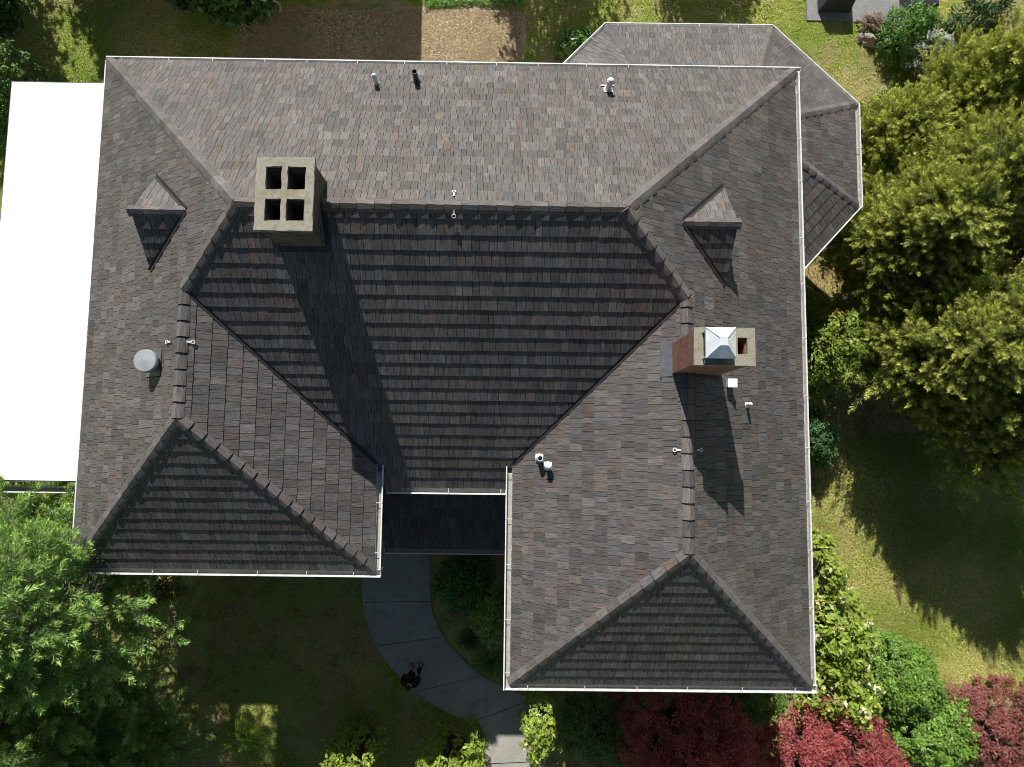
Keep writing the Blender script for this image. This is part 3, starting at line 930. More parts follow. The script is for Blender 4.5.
def shrub(x, y, rx, ry, h, label, seed, pal, tips, name='shrub', n_clump=60, per=55, leaf=.05, asp=.5, clump=.2, flowers=None, cat='shrub', group=None, mat_=None, z0=.15, rot=0, twigs=True, flat=False, holes=0.0, bark=None, thick=.35, dome=1.0):
    """dome of leaf clumps carried by stems"""
    rng = np.random.default_rng(seed); r = random.Random(seed)
    t = empty(name, (x, y, 0), label, cat, group)
    L = Leaves(); st = MB()
    cr, sr = math.cos(rot), math.sin(rot)
    ph = rng.uniform(0, 6.28, 6)
    for i in range(n_clump):
        az = i*2.399963 + r.uniform(-.3, .3)
        f = (i+.5)/n_clump
        el = math.asin(min(1, f**.8))                   # more towards the rim, like sin distribution
        lump = 1 + .13*math.sin(2*az+ph[0]) + .10*math.sin(3*az+ph[1]+3*el) + .08*math.sin(5*az+ph[2])
        sh_ = 1-r.random()**2*thick
        if r.random() < holes: continue
        ux, uy = math.cos(az)*math.cos(el)*rx*lump*sh_, math.sin(az)*math.cos(el)*ry*lump*sh_
        zz = z0 + (h-z0)*(math.sin(el)**dome)*(sh_*.85+.15)*r.uniform(.86, 1.06)
        c = V((x+ux*cr-uy*sr, y+ux*sr+uy*cr, zz))
        if twigs and i % 2 == 0:
            limb(st, wobble(V((x+r.uniform(-.15,.15)*rx, y+r.uniform(-.15,.15)*ry, 0)), c, 3, .05, r), .012+.012*h, .005, 5)
        cs = clump*r.uniform(.65, 1.35)
        nrm = V((ux, uy, zz*.8)).normalized(); nv = np.array([nrm.x, nrm.y, nrm.z])
        q = unit(rng.normal(size=(per, 3)))*(rng.random((per, 1))**.4)*cs
        q[:, 2] *= .65
        cc = np.array(c)[None]+q
        nr = unit(nv[None]*.6 + np.array([[0,0,.6]]) + q/cs*.8 + rng.normal(size=(per, 3))*.45)
        ax = unit(np.cross(nr, rng.normal(size=(per, 3))) + q/cs*.5)
        sd = unit(np.cross(nr, ax))
        sz = leaf*rng.uniform(.6, 1.3, (per, 1))
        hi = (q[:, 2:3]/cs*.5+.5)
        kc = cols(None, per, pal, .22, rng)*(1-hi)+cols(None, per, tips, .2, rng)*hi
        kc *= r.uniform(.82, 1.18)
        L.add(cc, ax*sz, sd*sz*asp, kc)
        if flowers and r.random() < flowers[1]:
            m_ = int(per*.5)
            q = unit(rng.normal(size=(m_, 3)))*.5*cs + nv*cs*.6
            L.add(np.array(c)[None]+q, unit(rng.normal(size=(m_, 3)))*leaf*.8, unit(rng.normal(size=(m_, 3)))*leaf*.6, cols(None, m_, flowers[0], .12, rng))
    st.v and st.build('stems', bark or M_BARK, t)
    L.build('foliage', mat_ or M_LEAF, t)
    return t

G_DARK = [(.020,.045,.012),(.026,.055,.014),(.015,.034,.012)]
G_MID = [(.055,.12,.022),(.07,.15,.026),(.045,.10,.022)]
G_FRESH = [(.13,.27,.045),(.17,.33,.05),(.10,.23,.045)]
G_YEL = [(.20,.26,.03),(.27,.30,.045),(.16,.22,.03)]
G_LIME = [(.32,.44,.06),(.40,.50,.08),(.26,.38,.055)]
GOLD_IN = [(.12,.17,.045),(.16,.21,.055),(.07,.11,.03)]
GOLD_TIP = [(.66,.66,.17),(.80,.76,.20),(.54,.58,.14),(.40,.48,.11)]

# golden conifers on the east side
EAST = [  # u, v, z at which that is read, height, radius, label
    (1015,325,5.0, 6.8, 2.4, 'broad golden-green conifer at the right edge above the shaded lawn', 201),
    (966,350,4.5, 6.0, 1.6, 'golden-green conifer nearest the middle of the right gutter', 202),
    (925,228,4.2, 6.0, 1.7, 'golden-green conifer beside the octagonal corner roof', 203),
    (975,185,4.5, 6.8, 2.3, 'tall golden-green conifer at the right edge behind the corner roof tree', 204),
    (893,138,2.5, 3.8, 1.15, 'small golden conifer at the lawn edge, upper right', 205),
    (962,118,3.0, 4.4, 1.3, 'medium golden conifer just below the white-flowered shrub', 206),
    (1050,245,4.0, 6.2, 1.9, 'golden conifer cut by the right edge level with the corner roof', 210),
    (1018,70,4.5, 6.0, 1.6, 'golden conifer in the upper right corner', 207),
    (1048,405,4.5, 6.0, 2.1, 'darker conifer cut by the right edge, lowest of the golden ones', 208),
]
for u, v, z, h, rad, lab, sd in EAST:
    base_ = .3 if sd in (202, 203, 208, 201) else .12
    p = at(u, v, z)
    conifer(p.x, p.y, h, rad, lab, sd, GOLD_IN, GOLD_TIP, n_lobe=int(46*rad+20), plume_per=14, leaves=125, leaf=.052, lp=.68, wid=.25, base=base_, group='golden conifers east of the house', upness=1.0)

# green fir, south-west corner
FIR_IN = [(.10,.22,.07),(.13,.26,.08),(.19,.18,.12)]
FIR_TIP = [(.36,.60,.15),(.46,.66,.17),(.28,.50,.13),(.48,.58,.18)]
conifer(-12.4, -7.4, 11.0, 3.95, 'large fresh-green fir overlapping the lower left roof corner', 230, FIR_IN, FIR_TIP, name='fir_tree', n_lobe=210, plume_per=17, leaves=135, leaf=.06, lp=.7, wid=.33, base=.25, shape=.55, upness=.6, bark=M_GREYBARK)
p = at(60, 560, 7.6)
conifer(-9.35, -3.35, 9.9, 1.75, 'bright green fir whose tips overhang the lower left roof corner', 232, FIR_IN, FIR_TIP, name='fir_tree', n_lobe=70, plume_per=12, leaves=120, leaf=.058, lp=.62, wid=.33, base=.6, shape=.42, upness=.6, bark=M_GREYBARK)
conifer(-11.9, -3.0, 9.2, 2.6, 'green fir at the left edge below the flat roof', 233, FIR_IN, FIR_TIP, name='fir_tree', n_lobe=90, plume_per=12, leaves=120, leaf=.058, lp=.65, wid=.33, base=.3, shape=.5, upness=.6, bark=M_GREYBARK)
conifer(-10.9, -8.9, 4.4, 1.6, 'small green fir beside the spiky clump at the bottom left', 234, FIR_IN, FIR_TIP, name='fir_tree', n_lobe=70, plume_per=12, leaves=110, leaf=.055, lp=.6, wid=.33, base=.15, shape=.6, upness=.6, bark=M_GREYBARK)
p = at(60, 800, 3)
conifer(p.x, p.y, 5.5, 2.6, 'darker fir cut by the bottom left corner', 231, FIR_IN, FIR_TIP, name='fir_tree', n_lobe=80, leaves=100, leaf=.052, lp=.6)

# broadleaf and shrubs: (u, v, z) is where the middle of the crown is read
def sh(u, v, z, rx, ry, h, label, seed, pal, tips, **k):
    p = at(u, v, z); return shrub(p.x, p.y, rx, ry, h, label, seed, pal, tips, **k)
CREAM = [(.80,.78,.58),(.66,.68,.42),(.68,.50,.26)]
g1 = 'pale green rhododendrons along the right gutter'
sh(828,578,1.2, .65,1.45,1.9, 'pale green rhododendron highest up along the lower right gutter', 301, G_YEL, G_LIME, leaf=.085, clump=.2, n_clump=60, per=34, flowers=(CREAM,.10), group=g1, mat_=M_GLOSSY, name='rhododendron')
sh(844,642,1.5, 1.05,1.35,2.6, 'pale green rhododendron between the roof edge and the round green shrub', 302, G_YEL, G_LIME, leaf=.09, clump=.22, n_clump=120, per=36, flowers=(CREAM,.14), group=g1, mat_=M_GLOSSY, name='rhododendron')
sh(845,700,1.8, 1.05,.95,2.9, 'pale green rhododendron just below the lower right roof corner', 303, G_YEL, G_LIME, leaf=.09, clump=.22, n_clump=70, per=36, flowers=(CREAM,.14), group=g1, mat_=M_GLOSSY, name='rhododendron')
GR = [(.06,.15,.03),(.08,.18,.035),(.05,.12,.025)]; GRT = [(.28,.46,.07),(.36,.56,.10),(.22,.38,.06)]
g2 = 'dense green shrubs in the lower right bed'
sh(905,682,1.0, 1.15,1.25,1.7, 'dense mid-green shrub at the lawn edge beside the rhododendrons', 310, GR, GRT, leaf=.055, clump=.19, n_clump=230, per=70, thick=.10, group=g2)
sh(942,742,1.0, 1.2,1.15,1.6, 'dense mid-green shrub between the two red maples', 311, GR, GRT, leaf=.055, clump=.19, n_clump=230, per=70, thick=.10, group=g2)
RED_IN = [(.18,.035,.045),(.24,.045,.055),(.13,.025,.035)]; RED_TIP = [(.60,.11,.12),(.72,.20,.19),(.46,.07,.085),(.34,.13,.08)]
g3 = 'red maples along the bottom edge'
sh(855,800,3.2, 2.1,1.75,4.0, 'bright crimson maple below the lower right roof corner', 320, RED_IN, RED_TIP, leaf=.05, clump=.24, n_clump=360, per=100, z0=.8, dome=.8, asp=.35, name='maple_tree', cat='tree', thick=.25, group=g3)
sh(712,793,4.3, 2.0,1.75,5.7, 'crimson maple in the shade under the front eave of the right wing', 321, RED_IN, RED_TIP, leaf=.05, clump=.24, n_clump=420, per=100, z0=.8, dome=.8, asp=.35, name='maple_tree', cat='tree', thick=.3, group=g3)
PUR = [(.15,.05,.05),(.19,.06,.06)]; PURT = [(.44,.15,.12),(.36,.11,.10),(.40,.20,.13)]
sh(1012,745,1.0, 1.7,1.8,1.8, 'dull burgundy laceleaf maple in the lower right corner', 322, PUR, PURT, leaf=.055, clump=.2, n_clump=300, per=80, asp=.3, name='maple_tree', cat='tree', thick=.12, group=g3)
sh(541,733,1.4, .50,1.15,2.0, 'sparse yellow-green shrub lit beside the end of the path', 330, G_YEL, G_LIME, leaf=.075, clump=.19, n_clump=70, per=32, mat_=M_GLOSSY, holes=.2, bark=M_GREYBARK, flowers=(CREAM,.05))
sh(608,735,1.2, 1.25,1.2,1.9, 'dark green shrub in the shade under the right wing', 331, G_MID, G_FRESH, leaf=.055, clump=.2, n_clump=110, per=48)
sh(745,705,1.0, 1.3,.7,1.6, 'dark green shrub between the maples and the front gutter', 332, G_MID, G_FRESH, leaf=.05, clump=.2, n_clump=90, per=45)
sh(463,585,.9, .9,.8,1.5, 'dark leafy shrub beside the porch', 333, G_MID, G_FRESH, leaf=.055, clump=.18, n_clump=90, per=45, mat_=M_GLOSSY)
sh(488,618,1.3, .45,.85,2.3, 'tall shrub between the path and the right wing gutter', 334, G_MID, G_LIME, leaf=.075, clump=.17, n_clump=55, per=36, mat_=M_GLOSSY)
g4 = 'yellow-green shrubs along the bottom edge'
sh(342,778,2.7, .95,.75,3.2, 'yellow-green shrub at the bottom edge left of the path', 340, G_YEL, G_LIME, leaf=.07, clump=.2, n_clump=70, per=40, group=g4)
sh(448,784,2.7, 1.1,.75,3.2, 'yellow-green shrub at the bottom edge touching the path', 341, G_YEL, G_LIME, leaf=.07, clump=.2, n_clump=75, per=40, group=g4)
sh(833,348,2.0, .75,1.45,3.4, 'bright lime shrub tucked under the right gutter', 350, [(.10,.15,.02),(.16,.17,.03)], G_LIME, leaf=.06, clump=.22, n_clump=110, per=50, flowers=([(.35,.15,.05)],.06))
sh(822,440,1.0, .45,.75,1.6, 'blue-green shrub below the lime one under the right gutter', 351, G_MID, [(.06,.17,.06),(.08,.2,.07)], leaf=.05, clump=.16, n_clump=70, per=50)
sh(578,41,.9, .62,.60,1.3, 'round green shrub against the corner roof at the back', 352, G_MID, G_FRESH, leaf=.07, clump=.17, n_clump=70, per=40, mat_=M_GLOSSY, flowers=([(.6,.35,.3)],.04))
sh(915,28,1.0, 1.0,.75,1.7, 'bright green shrub beside the patio', 353, G_MID, G_FRESH, leaf=.055, clump=.2, n_clump=100, per=48)
sh(948,36,1.8, .7,.5,1.9, 'shrub covered in white blossom below the patio', 354, G_DARK, [(.55,.60,.55),(.75,.80,.76)], leaf=.045, clump=.16, n_clump=55, per=45, flowers=([(.72,.76,.74)],.6))
sh(890,100,.5, .6,.45,.9, 'low light-green shrub with white flowers at the lawn edge', 355, G_MID, G_LIME, leaf=.05, clump=.15, n_clump=45, per=40, flowers=([(.7,.72,.68)],.12))
sh(955,85,.6, .5,.4,1.2, 'small reddish shrub among the golden conifers', 356, [(.12,.05,.04)], [(.26,.14,.12)], leaf=.04, clump=.16, n_clump=40, per=40)
sh(148,590,1.0, .6,.6,1.6, 'small russet-tipped shrub in front of the left wing', 357, G_MID, [(.28,.10,.05),(.10,.18,.04)], leaf=.05, clump=.17, n_clump=50, per=40)
sh(-5,75,2.2, 1.0,1.3,3.2, 'fresh green bush left of the white flat roof', 358, G_MID, G_FRESH, leaf=.07, clump=.24, n_clump=70, per=45)
sh(-10,120,1.5, .9,1.0,2.6, 'low fresh green bush at the left edge beside the flat roof', 359, G_MID, G_FRESH, leaf=.07, clump=.24, n_clump=50, per=45)
sh(985,15,2.0, 1.1,.8,3.0, 'dark green shrub behind the golden conifers at the top right', 360, G_DARK, G_MID, leaf=.06, clump=.22, n_clump=80, per=45)

# spiky clump and palms
def spiky(u, v, label, seed, n=130, ln=.75, pal=G_LIME, name='strap_leaved_plant', z=.1):
    p = at(u, v, z); rng = random.Random(seed)
    mb = MB()
    for i in range(n):
        an = rng.uniform(0, 6.283); up = rng.uniform(.25, 1.2); l_ = ln*rng.uniform(.6, 1.1)
        d = V((math.cos(an), math.sin(an), 0)); s_ = V((-d.y, d.x, 0)); w_ = rng.uniform(.012, .022)
        c = pal[rng.randrange(len(pal))]; c = tuple(x*rng.uniform(.8, 1.2) for x in c)
        prev = None; b = V((p.x, p.y, .02)) + d*rng.uniform(0, .08)
        for k in range(5):
            f = k/4
            q = b + d*(l_*f*(.35+.55*f)) + V((0,0, l_*up*(f-.85*f*f)))
            ww = w_*(1-f*.95)
            cur = (q-s_*ww, q+s_*ww)
            if prev: mb.poly([prev[0], prev[1], cur[1], cur[0]], c)
            prev = cur
    o = mb.build(name, M_LEAF); return props(o, label, 'plant')
spiky(240, 742, 'spiky bright green strap-leaved clump at the bottom left of the lawn', 1, 300, .95, G_LIME, z=.4)
spiky(492, 662, 'dark arching fern beside the path under the right wing', 2, 180, .85, G_FRESH, 'fern')
spiky(470, 640, 'small dark fern at the path edge', 3, 110, .5, G_MID, 'fern')

# trees north of the house, mostly beyond the frame, that shade the back garden
def broadleaf(x, y, h, rad, label, seed, pal=G_MID, tips=G_FRESH, n=160, per=45, leaf=.10, ztop=None):
    r = random.Random(seed); rng = np.random.default_rng(seed)
    t = empty('broadleaf_tree', (x, y, 0), label, 'tree', 'trees behind the house')
    st = MB(); L = Leaves()
    fork = V((x, y, h*.35)); limb(st, wobble(V((x,y,-.1)), fork, 4, .05, r), .03*h, .02*h, 9)
    for i in range(n):
        az = i*2.399963; f = (i+.5)/n; el = math.asin(2*f-1) if f < 1 else 1.5
        lump = 1+.18*math.sin(3*az+seed)+.12*math.sin(5*az+2*el)
        sh_ = r.uniform(.55, 1)
        c = V((x+math.cos(az)*math.cos(el)*rad*lump*sh_, y+math.sin(az)*math.cos(el)*rad*lump*sh_, h*.62+math.sin(el)*h*.36*sh_))
        if i % 5 == 0: limb(st, wobble(fork, c, 4, .12, r), .05, .01, 5)
        cs = .42*r.uniform(.7, 1.3); q = unit(rng.normal(size=(per,3)))*(rng.random((per,1))**.4)*cs
        nr = unit(np.array([[0,0,.8]])+q/cs+rng.normal(size=(per,3))*.5); ax = unit(np.cross(nr, rng.normal(size=(per,3)))); sd = np.cross(nr, ax)
        hi = q[:,2:3]/cs*.5+.5; sz = leaf*rng.uniform(.6,1.3,(per,1))
        L.add(np.array(c)[None]+q, ax*sz, sd*sz*.55, (cols(None,per,pal,.2,rng)*(1-hi)+cols(None,per,tips,.2,rng)*hi)*r.uniform(.8,1.2))
    st.build('trunk', M_BARK, t); L.build('crown', M_LEAF, t)
    return t
NORTH = [(-8.9,14.3,4.4,1.7,'dark leafy tree whose crown dips into the top edge above the left hip'),
         (-13.1,18.2,6.6,2.2,'broad tree beyond the top edge, farthest but one to the left'),
         (-18.6,17.2,7.0,2.2,'tree beyond the upper left corner'),
         (-10.8,18.6,7.0,2.2,'tall dark tree beyond the top edge left of the garage'),
         (-16.6,13.4,3.6,1.1,'low dark tree at the left edge above the flat roof')]
for i, (x, y, h, rad, lab) in enumerate(NORTH): broadleaf(x, y, h, rad, lab, 400+i, G_DARK, G_MID, n=300, leaf=.13)
broadleaf(0.3, 18.6, 6.2, 2.0, 'tree beyond the top edge shading the lawn behind the corner roof', 410)

broadleaf(5.6, 19.3, 5.0, 1.5, 'small tree beyond the top edge behind the right part of the corner roof', 411)
# long garage beyond the top edge, its straight shadow falls on the mulch bed
garage = empty('garage', (-8, 19, 0), 'long low garage just beyond the top edge whose straight shadow crosses the mulch', 'garage')
gxr = at(422, 30).x - SUN_X*4.6
g = MB(); g.box((gxr-5.4, 16.0, 0), (gxr-.2, 22, 4.4)); g.build('wall', M_WALL, garage)
g = MB(); g.box((gxr-5.6, 15.6, 4.403), (gxr, 22.2, 4.6)); g.build('roof', M_LEAD, garage)

# ------------------------------------------------------------------ things on the patio, upper right
M_COVER = plain('dark_grey_cover', (.045,.047,.055), .75, 0, .2, 5, .3)
def covered(u0, u1, v1, h, ln, label, name, cat, col_m):
    a = at(u0, v1, 0); b = at(u1, v1, 0)
    x0, x1, y0 = a.x, b.x, a.y
    t = empty(name, ((x0+x1)/2, y0+ln/2, .05), label, cat)
    mb = MB(); e = .10
    mb.poly([(x0,y0,.052),(x1,y0,.052),(x1-e,y0+e,h),(x0+e,y0+e,h)])
    mb.poly([(x1,y0,.052),(x1,y0+ln,.052),(x1-e,y0+ln-e,h),(x1-e,y0+e,h)])
    mb.poly([(x0,y0+ln,.052),(x0,y0,.052),(x0+e,y0+e,h),(x0+e,y0+ln-e,h)])
    mb.poly([(x1,y0+ln,.052),(x0,y0+ln,.052),(x0+e,y0+ln-e,h),(x1-e,y0+ln-e,h)])
    m2 = (x0+x1)/2
    mb.poly([(x0+e,y0+e,h),(x1-e,y0+e,h),(m2,y0+ln*.4,h+.12)]); mb.poly([(x1-e,y0+e,h),(x1-e,y0+ln-e,h),(m2,y0+ln*.4,h+.12)])
    mb.poly([(x1-e,y0+ln-e,h),(x0+e,y0+ln-e,h),(m2,y0+ln*.4,h+.12)]); mb.poly([(x0+e,y0+ln-e,h),(x0+e,y0+e,h),(m2,y0+ln*.4,h+.12)])
    mb.build('cover', col_m, t)
    f = MB(); f.box((x0+.02,y0+.02,.05),(x1-.02,y0+ln-.02,.051)); 
    f = MB(); f.tube((x0+.02,y0-.012,.10),(x1-.02,y0-.012,.10), .012, n=6); f.build('hem_cord', M_LEAD, t)
    return t
covered(817, 849, 13, .80, 1.3, 'dark covered barbecue standing on the left of the grey patio', 'barbecue', 'barbecue', M_COVER)
covered(899, 932, 17, .55, 1.2, 'low dark covered storage box at the right end of the patio', 'storage_box', 'box', M_COVER)
# rock and driftwood heap
M_ROCK = soil_material('lichen_rock', [(.3, (.17,.14,.12)), (.5, (.34,.28,.24)), (.7, (.46,.41,.37))], 1.2, .02)
M_WOOD = soil_material('driftwood', [(.3, (.22,.14,.10)), (.7, (.42,.32,.24))], 2, .015)
def rock(x, y, s_, label, seed, z=0):
    r = random.Random(seed); bm = bmesh.new()
    bmesh.ops.create_icosphere(bm, subdivisions=3, radius=1)
    from mathutils import noise as mn
    for v in bm.verts:
        k = 1+.35*mn.noise(v.co*1.3+V((seed,0,0)))+.12*mn.noise(v.co*4+V((0,seed,0)))
        v.co = V((v.co.x*s_[0]*k, v.co.y*s_[1]*k, max(-.3, v.co.z)*s_[2]*k))
    me = bpy.data.meshes.new('rock'); bm.to_mesh(me); bm.free(); me.materials.append(M_ROCK)
    o = bpy.data.objects.new('rock', me); COL.objects.link(o); o.location = (x, y, z+s_[2]*.3); o.rotation_euler.z = r.uniform(0, 3)
    return props(o, label, 'rock', 'rocks of the rockery')
for i, (u, v, sx_, sy_, sz_, lab) in enumerate([(868,43,.28,.17,.26,'largest pale boulder at the lower edge of the rockery'), (882,41,.16,.13,.2,'reddish boulder right of the largest one in the rockery'),
        (859,39,.14,.10,.16,'small boulder left of the largest one in the rockery'), (872,28,.13,.1,.18,'pale stone in the middle of the rockery'),
        (861,30,.12,.09,.15,'grey stone at the left rim of the rockery'), (888,30,.12,.10,.15,'stone at the right rim of the rockery'), (894,47,.10,.08,.1,'lone flat stone in the grass right of the rockery')]):
    p = at(u, v); rock(p.x, p.y, (sx_, sy_, sz_), lab, 500+i)
for i, (u0, v0, u1, v1, lab) in enumerate([(855,22,872,36,'driftwood stick leaning left on the rockery'), (893,27,872,38,'thick driftwood branch leaning right on the rockery'), (866,16,876,34,'upright driftwood stick at the top of the rockery')]):
    a = at(u0, v0); b = at(u1, v1); a.z = .12; b.z = .38
    mb = MB(); r = random.Random(i); limb(mb, wobble(a, b, 4, .02, r), .045, .025, 7)
    limb(mb, [a.lerp(b, .6), a.lerp(b, .6)+V((.12,.1,.12))], .02, .008, 6)
    props(mb.build('driftwood', M_WOOD), lab, 'driftwood', 'driftwood on the rockery')
sh(873,20,.3, .45,.28,.6, 'dry reddish twiggy plant growing over the rockery', 370, [(.22,.12,.09),(.3,.2,.15)], [(.4,.27,.22),(.2,.2,.06)], leaf=.03, clump=.1, n_clump=40, per=30, asp=.2)
for u, v, lab in ((276, 9, 'pale curved garden hose lying on the shaded grass at the top'),):
    p = at(u, v, .05); mb = MB(); k = 14
    pts = [p+V((math.cos(t)*.17, math.sin(t)*.2, .03+.01*i)) for i, t in enumerate([(-.6+i*3.4/k) for i in range(k+1)])]
    limb(mb, pts, .03, .025, 7); props(mb.build('garden_hose', plain('hose', (.45,.45,.42), .5)), lab, 'hose')

# ------------------------------------------------------------------ drone pilot standing on the path
def skin_mesh(name, joints, edges, m, parent, sub=2, smooth=True):
    me = bpy.data.meshes.new(name)
    me.from_pydata([j[0] for j in joints], edges, [])
    o = bpy.data.objects.new(name, me); COL.objects.link(o)
    md = o.modifiers.new('s', 'SKIN'); md.use_smooth_shade = True
    for i, j in enumerate(joints):
        rr = j[1] if isinstance(j[1], tuple) else (j[1], j[1])
        me.skin_vertices[0].data[i].radius = rr
        me.skin_vertices[0].data[i].use_root = (i == 0)
    ms = o.modifiers.new('u', 'SUBSURF'); ms.levels = sub; ms.render_levels = sub
    dg = bpy.context.evaluated_depsgraph_get()
    ev = o.evaluated_get(dg); new = bpy.data.meshes.new_from_object(ev)
    bpy.data.objects.remove(o)
    new.name = name; new.materials.clear(); new.materials.append(m)
    o = bpy.data.objects.new(name, new); COL.objects.link(o); o.parent = parent
    return o
M_SKIN = plain('skin', (.50,.30,.22), .5, 0, .06, 20)
M_JACKET = plain('black_jacket', (.014,.014,.017), .8, 0, .2, 20, .3)
M_TROUSER = plain('black_trousers', (.012,.012,.014), .85, 0, .2, 20, .3)
M_HAIR = plain('dark_hair', (.02,.014,.01), .6, 0, .3, 60, .5)
fp = at(416, 668, .045)
per = empty('person', (fp.x, fp.y, .045), 'person in black clothes on the path looking up with a controller in both hands', 'person', rz=math.radians(-8))
S = 1.0
J = [((0,0,.98),(.15,.105)), ((0,.0,1.18),(.145,.10)), ((0,0,1.36),(.165,.11)), ((0,-.01,1.47),(.07,.06)), ((0,0,1.53),(.055,.055)), ((0,.03,1.60),(.075,.09)), ((0,.035,1.70),(.07,.085)),
     ((-.17,0,1.41),.065), ((-.25,.04,1.14),.046), ((-.10,.27,1.13),.034), ((-.07,.33,1.14),(.02,.035)),
     ((.17,0,1.41),.065), ((.25,.04,1.14),.046), ((.10,.27,1.13),.034), ((.07,.33,1.14),(.02,.035)),
     ((-.10,0,.90),.095), ((-.12,.02,.50),.060), ((-.14,-.02,.09),.04), ((-.16,.14,.035),(.04,.028)),
     ((.10,0,.90),.095), ((.12,.06,.50),.060), ((.14,.05,.09),.04), ((.16,.22,.035),(.04,.028))]
E_ = [(0,1),(1,2),(2,3),(3,4),(4,5),(5,6),(2,7),(7,8),(8,9),(9,10),(2,11),(11,12),(12,13),(13,14),(0,15),(15,16),(16,17),(17,18),(0,19),(19,20),(20,21),(21,22)]
# fingers: four plus a thumb on each hand, closed on the controller
for sgn, hand in ((-1, 10), (1, 14)):
    hx, hy, hz = J[hand][0]
    for k, (dx, ln) in enumerate(((-.028,.035),(-.010,.042),(.009,.038),(.026,.030))):
        b = len(J)
        J.append(((hx+dx*.9, hy+.03, hz-.005), .009)); J.append(((hx+dx-sgn*.006, hy+.03+ln, hz-.02), .008)); J.append(((hx+dx-sgn*.012, hy+.02+ln, hz-.045), .007))
        E_ += [(hand, b), (b, b+1), (b+1, b+2)]
    b = len(J)
    J.append(((hx-sgn*.03, hy+.01, hz+.03), .010)); J.append(((hx-sgn*.045, hy+.045, hz+.042), .009)); E_ += [(hand, b), (b, b+1)]
skin_mesh('body', J, E_, M_SKIN, per)
grow = lambda idx, g_: [(J[i][0], tuple(x+g_ for x in (J[i][1] if isinstance(J[i][1], tuple) else (J[i][1],)*2))) for i in idx]
ji = [1,0,2,3,7,8,9,11,12,13]
jj = grow(ji, .022); jj[ji.index(9)] = (tuple(np.array(J[8][0])*.35+np.array(J[9][0])*.65), (.052,.052)); jj[ji.index(13)] = (tuple(np.array(J[12][0])*.35+np.array(J[13][0])*.65), (.052,.052))
jj[ji.index(3)] = (J[3][0], (.088,.08))
mp = {v: k for k, v in enumerate(ji)}
skin_mesh('jacket', jj, [(mp[a], mp[b]) for a, b in E_ if a in mp and b in mp], M_JACKET, per)
ti = [0,15,16,17,19,20,21]
mp = {v: k for k, v in enumerate(ti)}
skin_mesh('trousers', grow(ti, .02), [(mp[a], mp[b]) for a, b in E_ if a in mp and b in mp], M_TROUSER, per)
for a, b in ((17, 18), (21, 22)):
    s_ = [(J[a][0][0], J[a][0][1]-.03, .04), (J[b][0][0], J[b][0][1], .035)]
    skin_mesh('shoe', [(s_[0], (.066,.06)), (s_[1], (.064,.046))], [(0, 1)], M_BLACK, per)
# hair cap, tilted back with the face turned up
bm = bmesh.new(); bmesh.ops.create_uvsphere(bm, u_segments=20, v_segments=14, radius=1)
for v in list(bm.verts):
    if v.co.y > .25 and v.co.z < .45: bm.verts.remove(v)
for v in bm.verts: v.co = V((v.co.x*.095, v.co.y*.112-.012+.03, v.co.z*.115+1.685))
me = bpy.data.meshes.new('hair'); bm.to_mesh(me); bm.free(); me.materials.append(M_HAIR)
o = bpy.data.objects.new('hair', me); COL.objects.link(o); o.parent = per
# nose, ears, eyes as part of the face
fc = MB()
Mp = Matrix.Translation(per.location) @ Matrix.Rotation(per.rotation_euler.z, 4, 'Z')
for x in (-.033, .033): fc = MB(); fc.lathe(Mp @ V((x, .118, 1.675)), [(.012,-.008),(.012,.004),(0,.010)], 8); fc.build('eye', M_SOOT, per)
ctl = MB(); ctl.box((-.075,.34,1.12),(.075,.43,1.145), M=Mp); ctl.box((-.06,.40,1.146),(.06,.42,1.24), M=Mp)
c_o = ctl.build('controller', plain('grey_plastic', (.20,.20,.21), .5)); props(c_o, 'small grey drone controller held by the person on the path', 'controller')

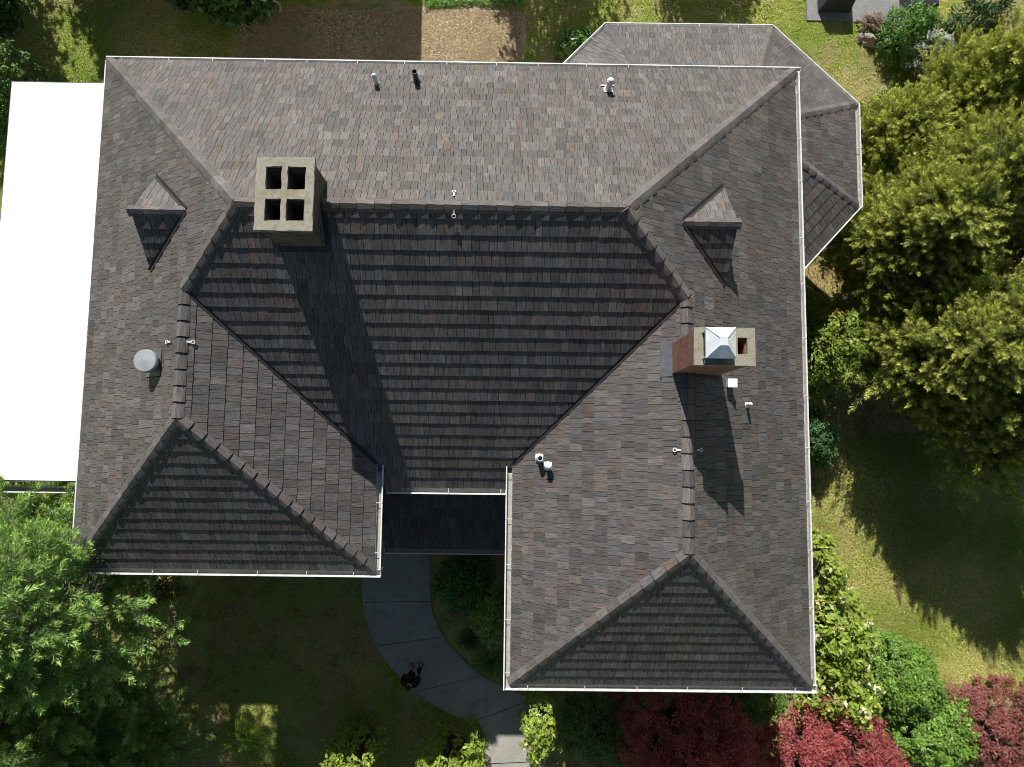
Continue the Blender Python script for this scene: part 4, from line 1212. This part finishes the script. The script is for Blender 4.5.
# ------------------------------------------------------------------ grass blades over the lit lawns, fallen leaves
def scatter(name, poly, n, col_a, size, seed, m, lab=None, tall=.05, avoid=()):
    rng = np.random.default_rng(seed)
    P_ = np.array([p[:2] for p in poly]); lo, hi = P_.min(0), P_.max(0)
    pts = rng.uniform(lo, hi, (n, 2))
    x, y = pts[:,0], pts[:,1]; ins = np.zeros(n, bool)
    for i in range(len(P_)):
        a, b = P_[i], P_[i-1]
        with np.errstate(divide='ignore', invalid='ignore'):
            c = ((a[1] > y) != (b[1] > y)) & (x < (b[0]-a[0])*(y-a[1])/(b[1]-a[1]+1e-12)+a[0])
        ins ^= c
    for av in avoid:
        A = np.array([p[:2] for p in av]); i2 = np.zeros(n, bool)
        for i in range(len(A)):
            a, b = A[i], A[i-1]
            i2 ^= ((a[1] > y) != (b[1] > y)) & (x < (b[0]-a[0])*(y-a[1])/(b[1]-a[1]+1e-12)+a[0])
        ins &= ~i2
    pts = pts[ins]; n = len(pts)
    c = np.concatenate([pts, rng.uniform(.01, tall, (n, 1))], 1)
    ax = unit(rng.normal(size=(n, 3))*np.array([1,1,.25])); sd = unit(np.cross(ax, rng.normal(size=(n,3))*.4+np.array([0,0,1])))
    sz = size*rng.uniform(.5, 1.4, (n, 1))
    # patchy tone
    ph = np.sin(pts[:,0]*1.7+seed)+np.sin(pts[:,1]*2.1+seed*2)+np.sin((pts[:,0]+pts[:,1])*.9)+rng.normal(size=n)*.8
    h_ = len(col_a)//2
    q1 = cols(None, n, col_a[:max(1,h_)], .25, rng); q2 = cols(None, n, col_a[h_:], .25, rng)
    f_ = np.clip(.5+.38*(ph+.7*np.sin(pts[:,0]*4.3+1.7*np.sin(pts[:,1]*2.9))), 0, 1)[:,None]
    k = (q1*(1-f_)+q2*f_)*(1+.10*np.clip(ph, -2, 2)[:,None])
    L = Leaves(); L.add(c, ax*sz, sd*sz*.28, k)
    class Z: pass
    z_ = Z(); z_.location = (0,0,0); z_.parent = None
    me_o = None
    e = bpy.data.objects.new('tmp', None)
    o = L.build(name, m, e); o.parent = None; bpy.data.objects.remove(e)
    return props(o, lab, 'grass' if 'grass' in name else 'leaf litter', kind='stuff')
GRASS = [(.32,.44,.055),(.42,.52,.08),(.24,.35,.045),(.52,.50,.12),(.62,.52,.26),(.46,.46,.10)]
DRY = [(.48,.56,.12),(.62,.52,.26),(.44,.40,.14)]
nl = pix([(520,0),(1000,-10),(900,110),(860,110),(770,30),(600,25),(540,60)])
patio_q = pix([(806,22),(906,24),(912,-60),(806,-60)])
scatter('grass', nl, 60000, GRASS, .035, 1, M_LEAF, 'sunlit yellow-green grass behind the corner roof', avoid=[patio_q])
scatter('grass', pix([(812,440),(1040,430),(1040,700),(830,660)]), 120000, GRASS+DRY, .035, 2, M_LEAF, 'patchy green and brown grass right of the house')
scatter('grass', pix([(-20,-20),(240,-20),(240,90),(-20,90)]), 50000, GRASS, .035, 3, M_LEAF, 'shaded grass at the upper left')
scatter('grass', pix([(200,560),(362,560),(370,640),(420,705),(480,730),(480,790),(230,790)]), 80000, [(.40,.54,.09),(.50,.60,.12),(.58,.42,.20),(.42,.28,.14)], .03, 4, M_LEAF, 'mossy shaded grass in front of the left wing')
edge = [p for p in pix(pl)]; edge2 = [(x+.10, y+.03) for x, y in edge][::-1]
scatter('grass', [(x-.12, y-.02) for x, y in edge]+edge2, 9000, [(.30,.42,.10),(.38,.46,.12),(.34,.26,.15)], .032, 14, M_LEAF, 'uneven fringe of grass creeping over the left edge of the path', tall=.085)
scatter('bark_chips', pix([(236,9),(522,11),(523,70),(232,70)]), 30000, [(.60,.49,.32),(.44,.33,.20),(.70,.60,.42),(.28,.21,.13)], .04, 5, M_LEAF, 'straw-coloured bark chips behind the rear gutter', tall=.03)
scatter('leaf_litter', pix([(790,240),(900,100),(1040,90),(1040,470),(830,640),(812,540)]), 45000, [(.16,.11,.05),(.22,.16,.07),(.10,.11,.03),(.08,.06,.03)], .035, 6, M_LEAF, 'dry litter under the golden conifers', tall=.03)
scatter('leaf_litter', pix([(425,-2),(522,-2),(523,8),(470,6),(425,9)]), 2500, G_FRESH, .05, 7, M_LEAF, 'bright green low growth along the top edge of the mulch', tall=.15)
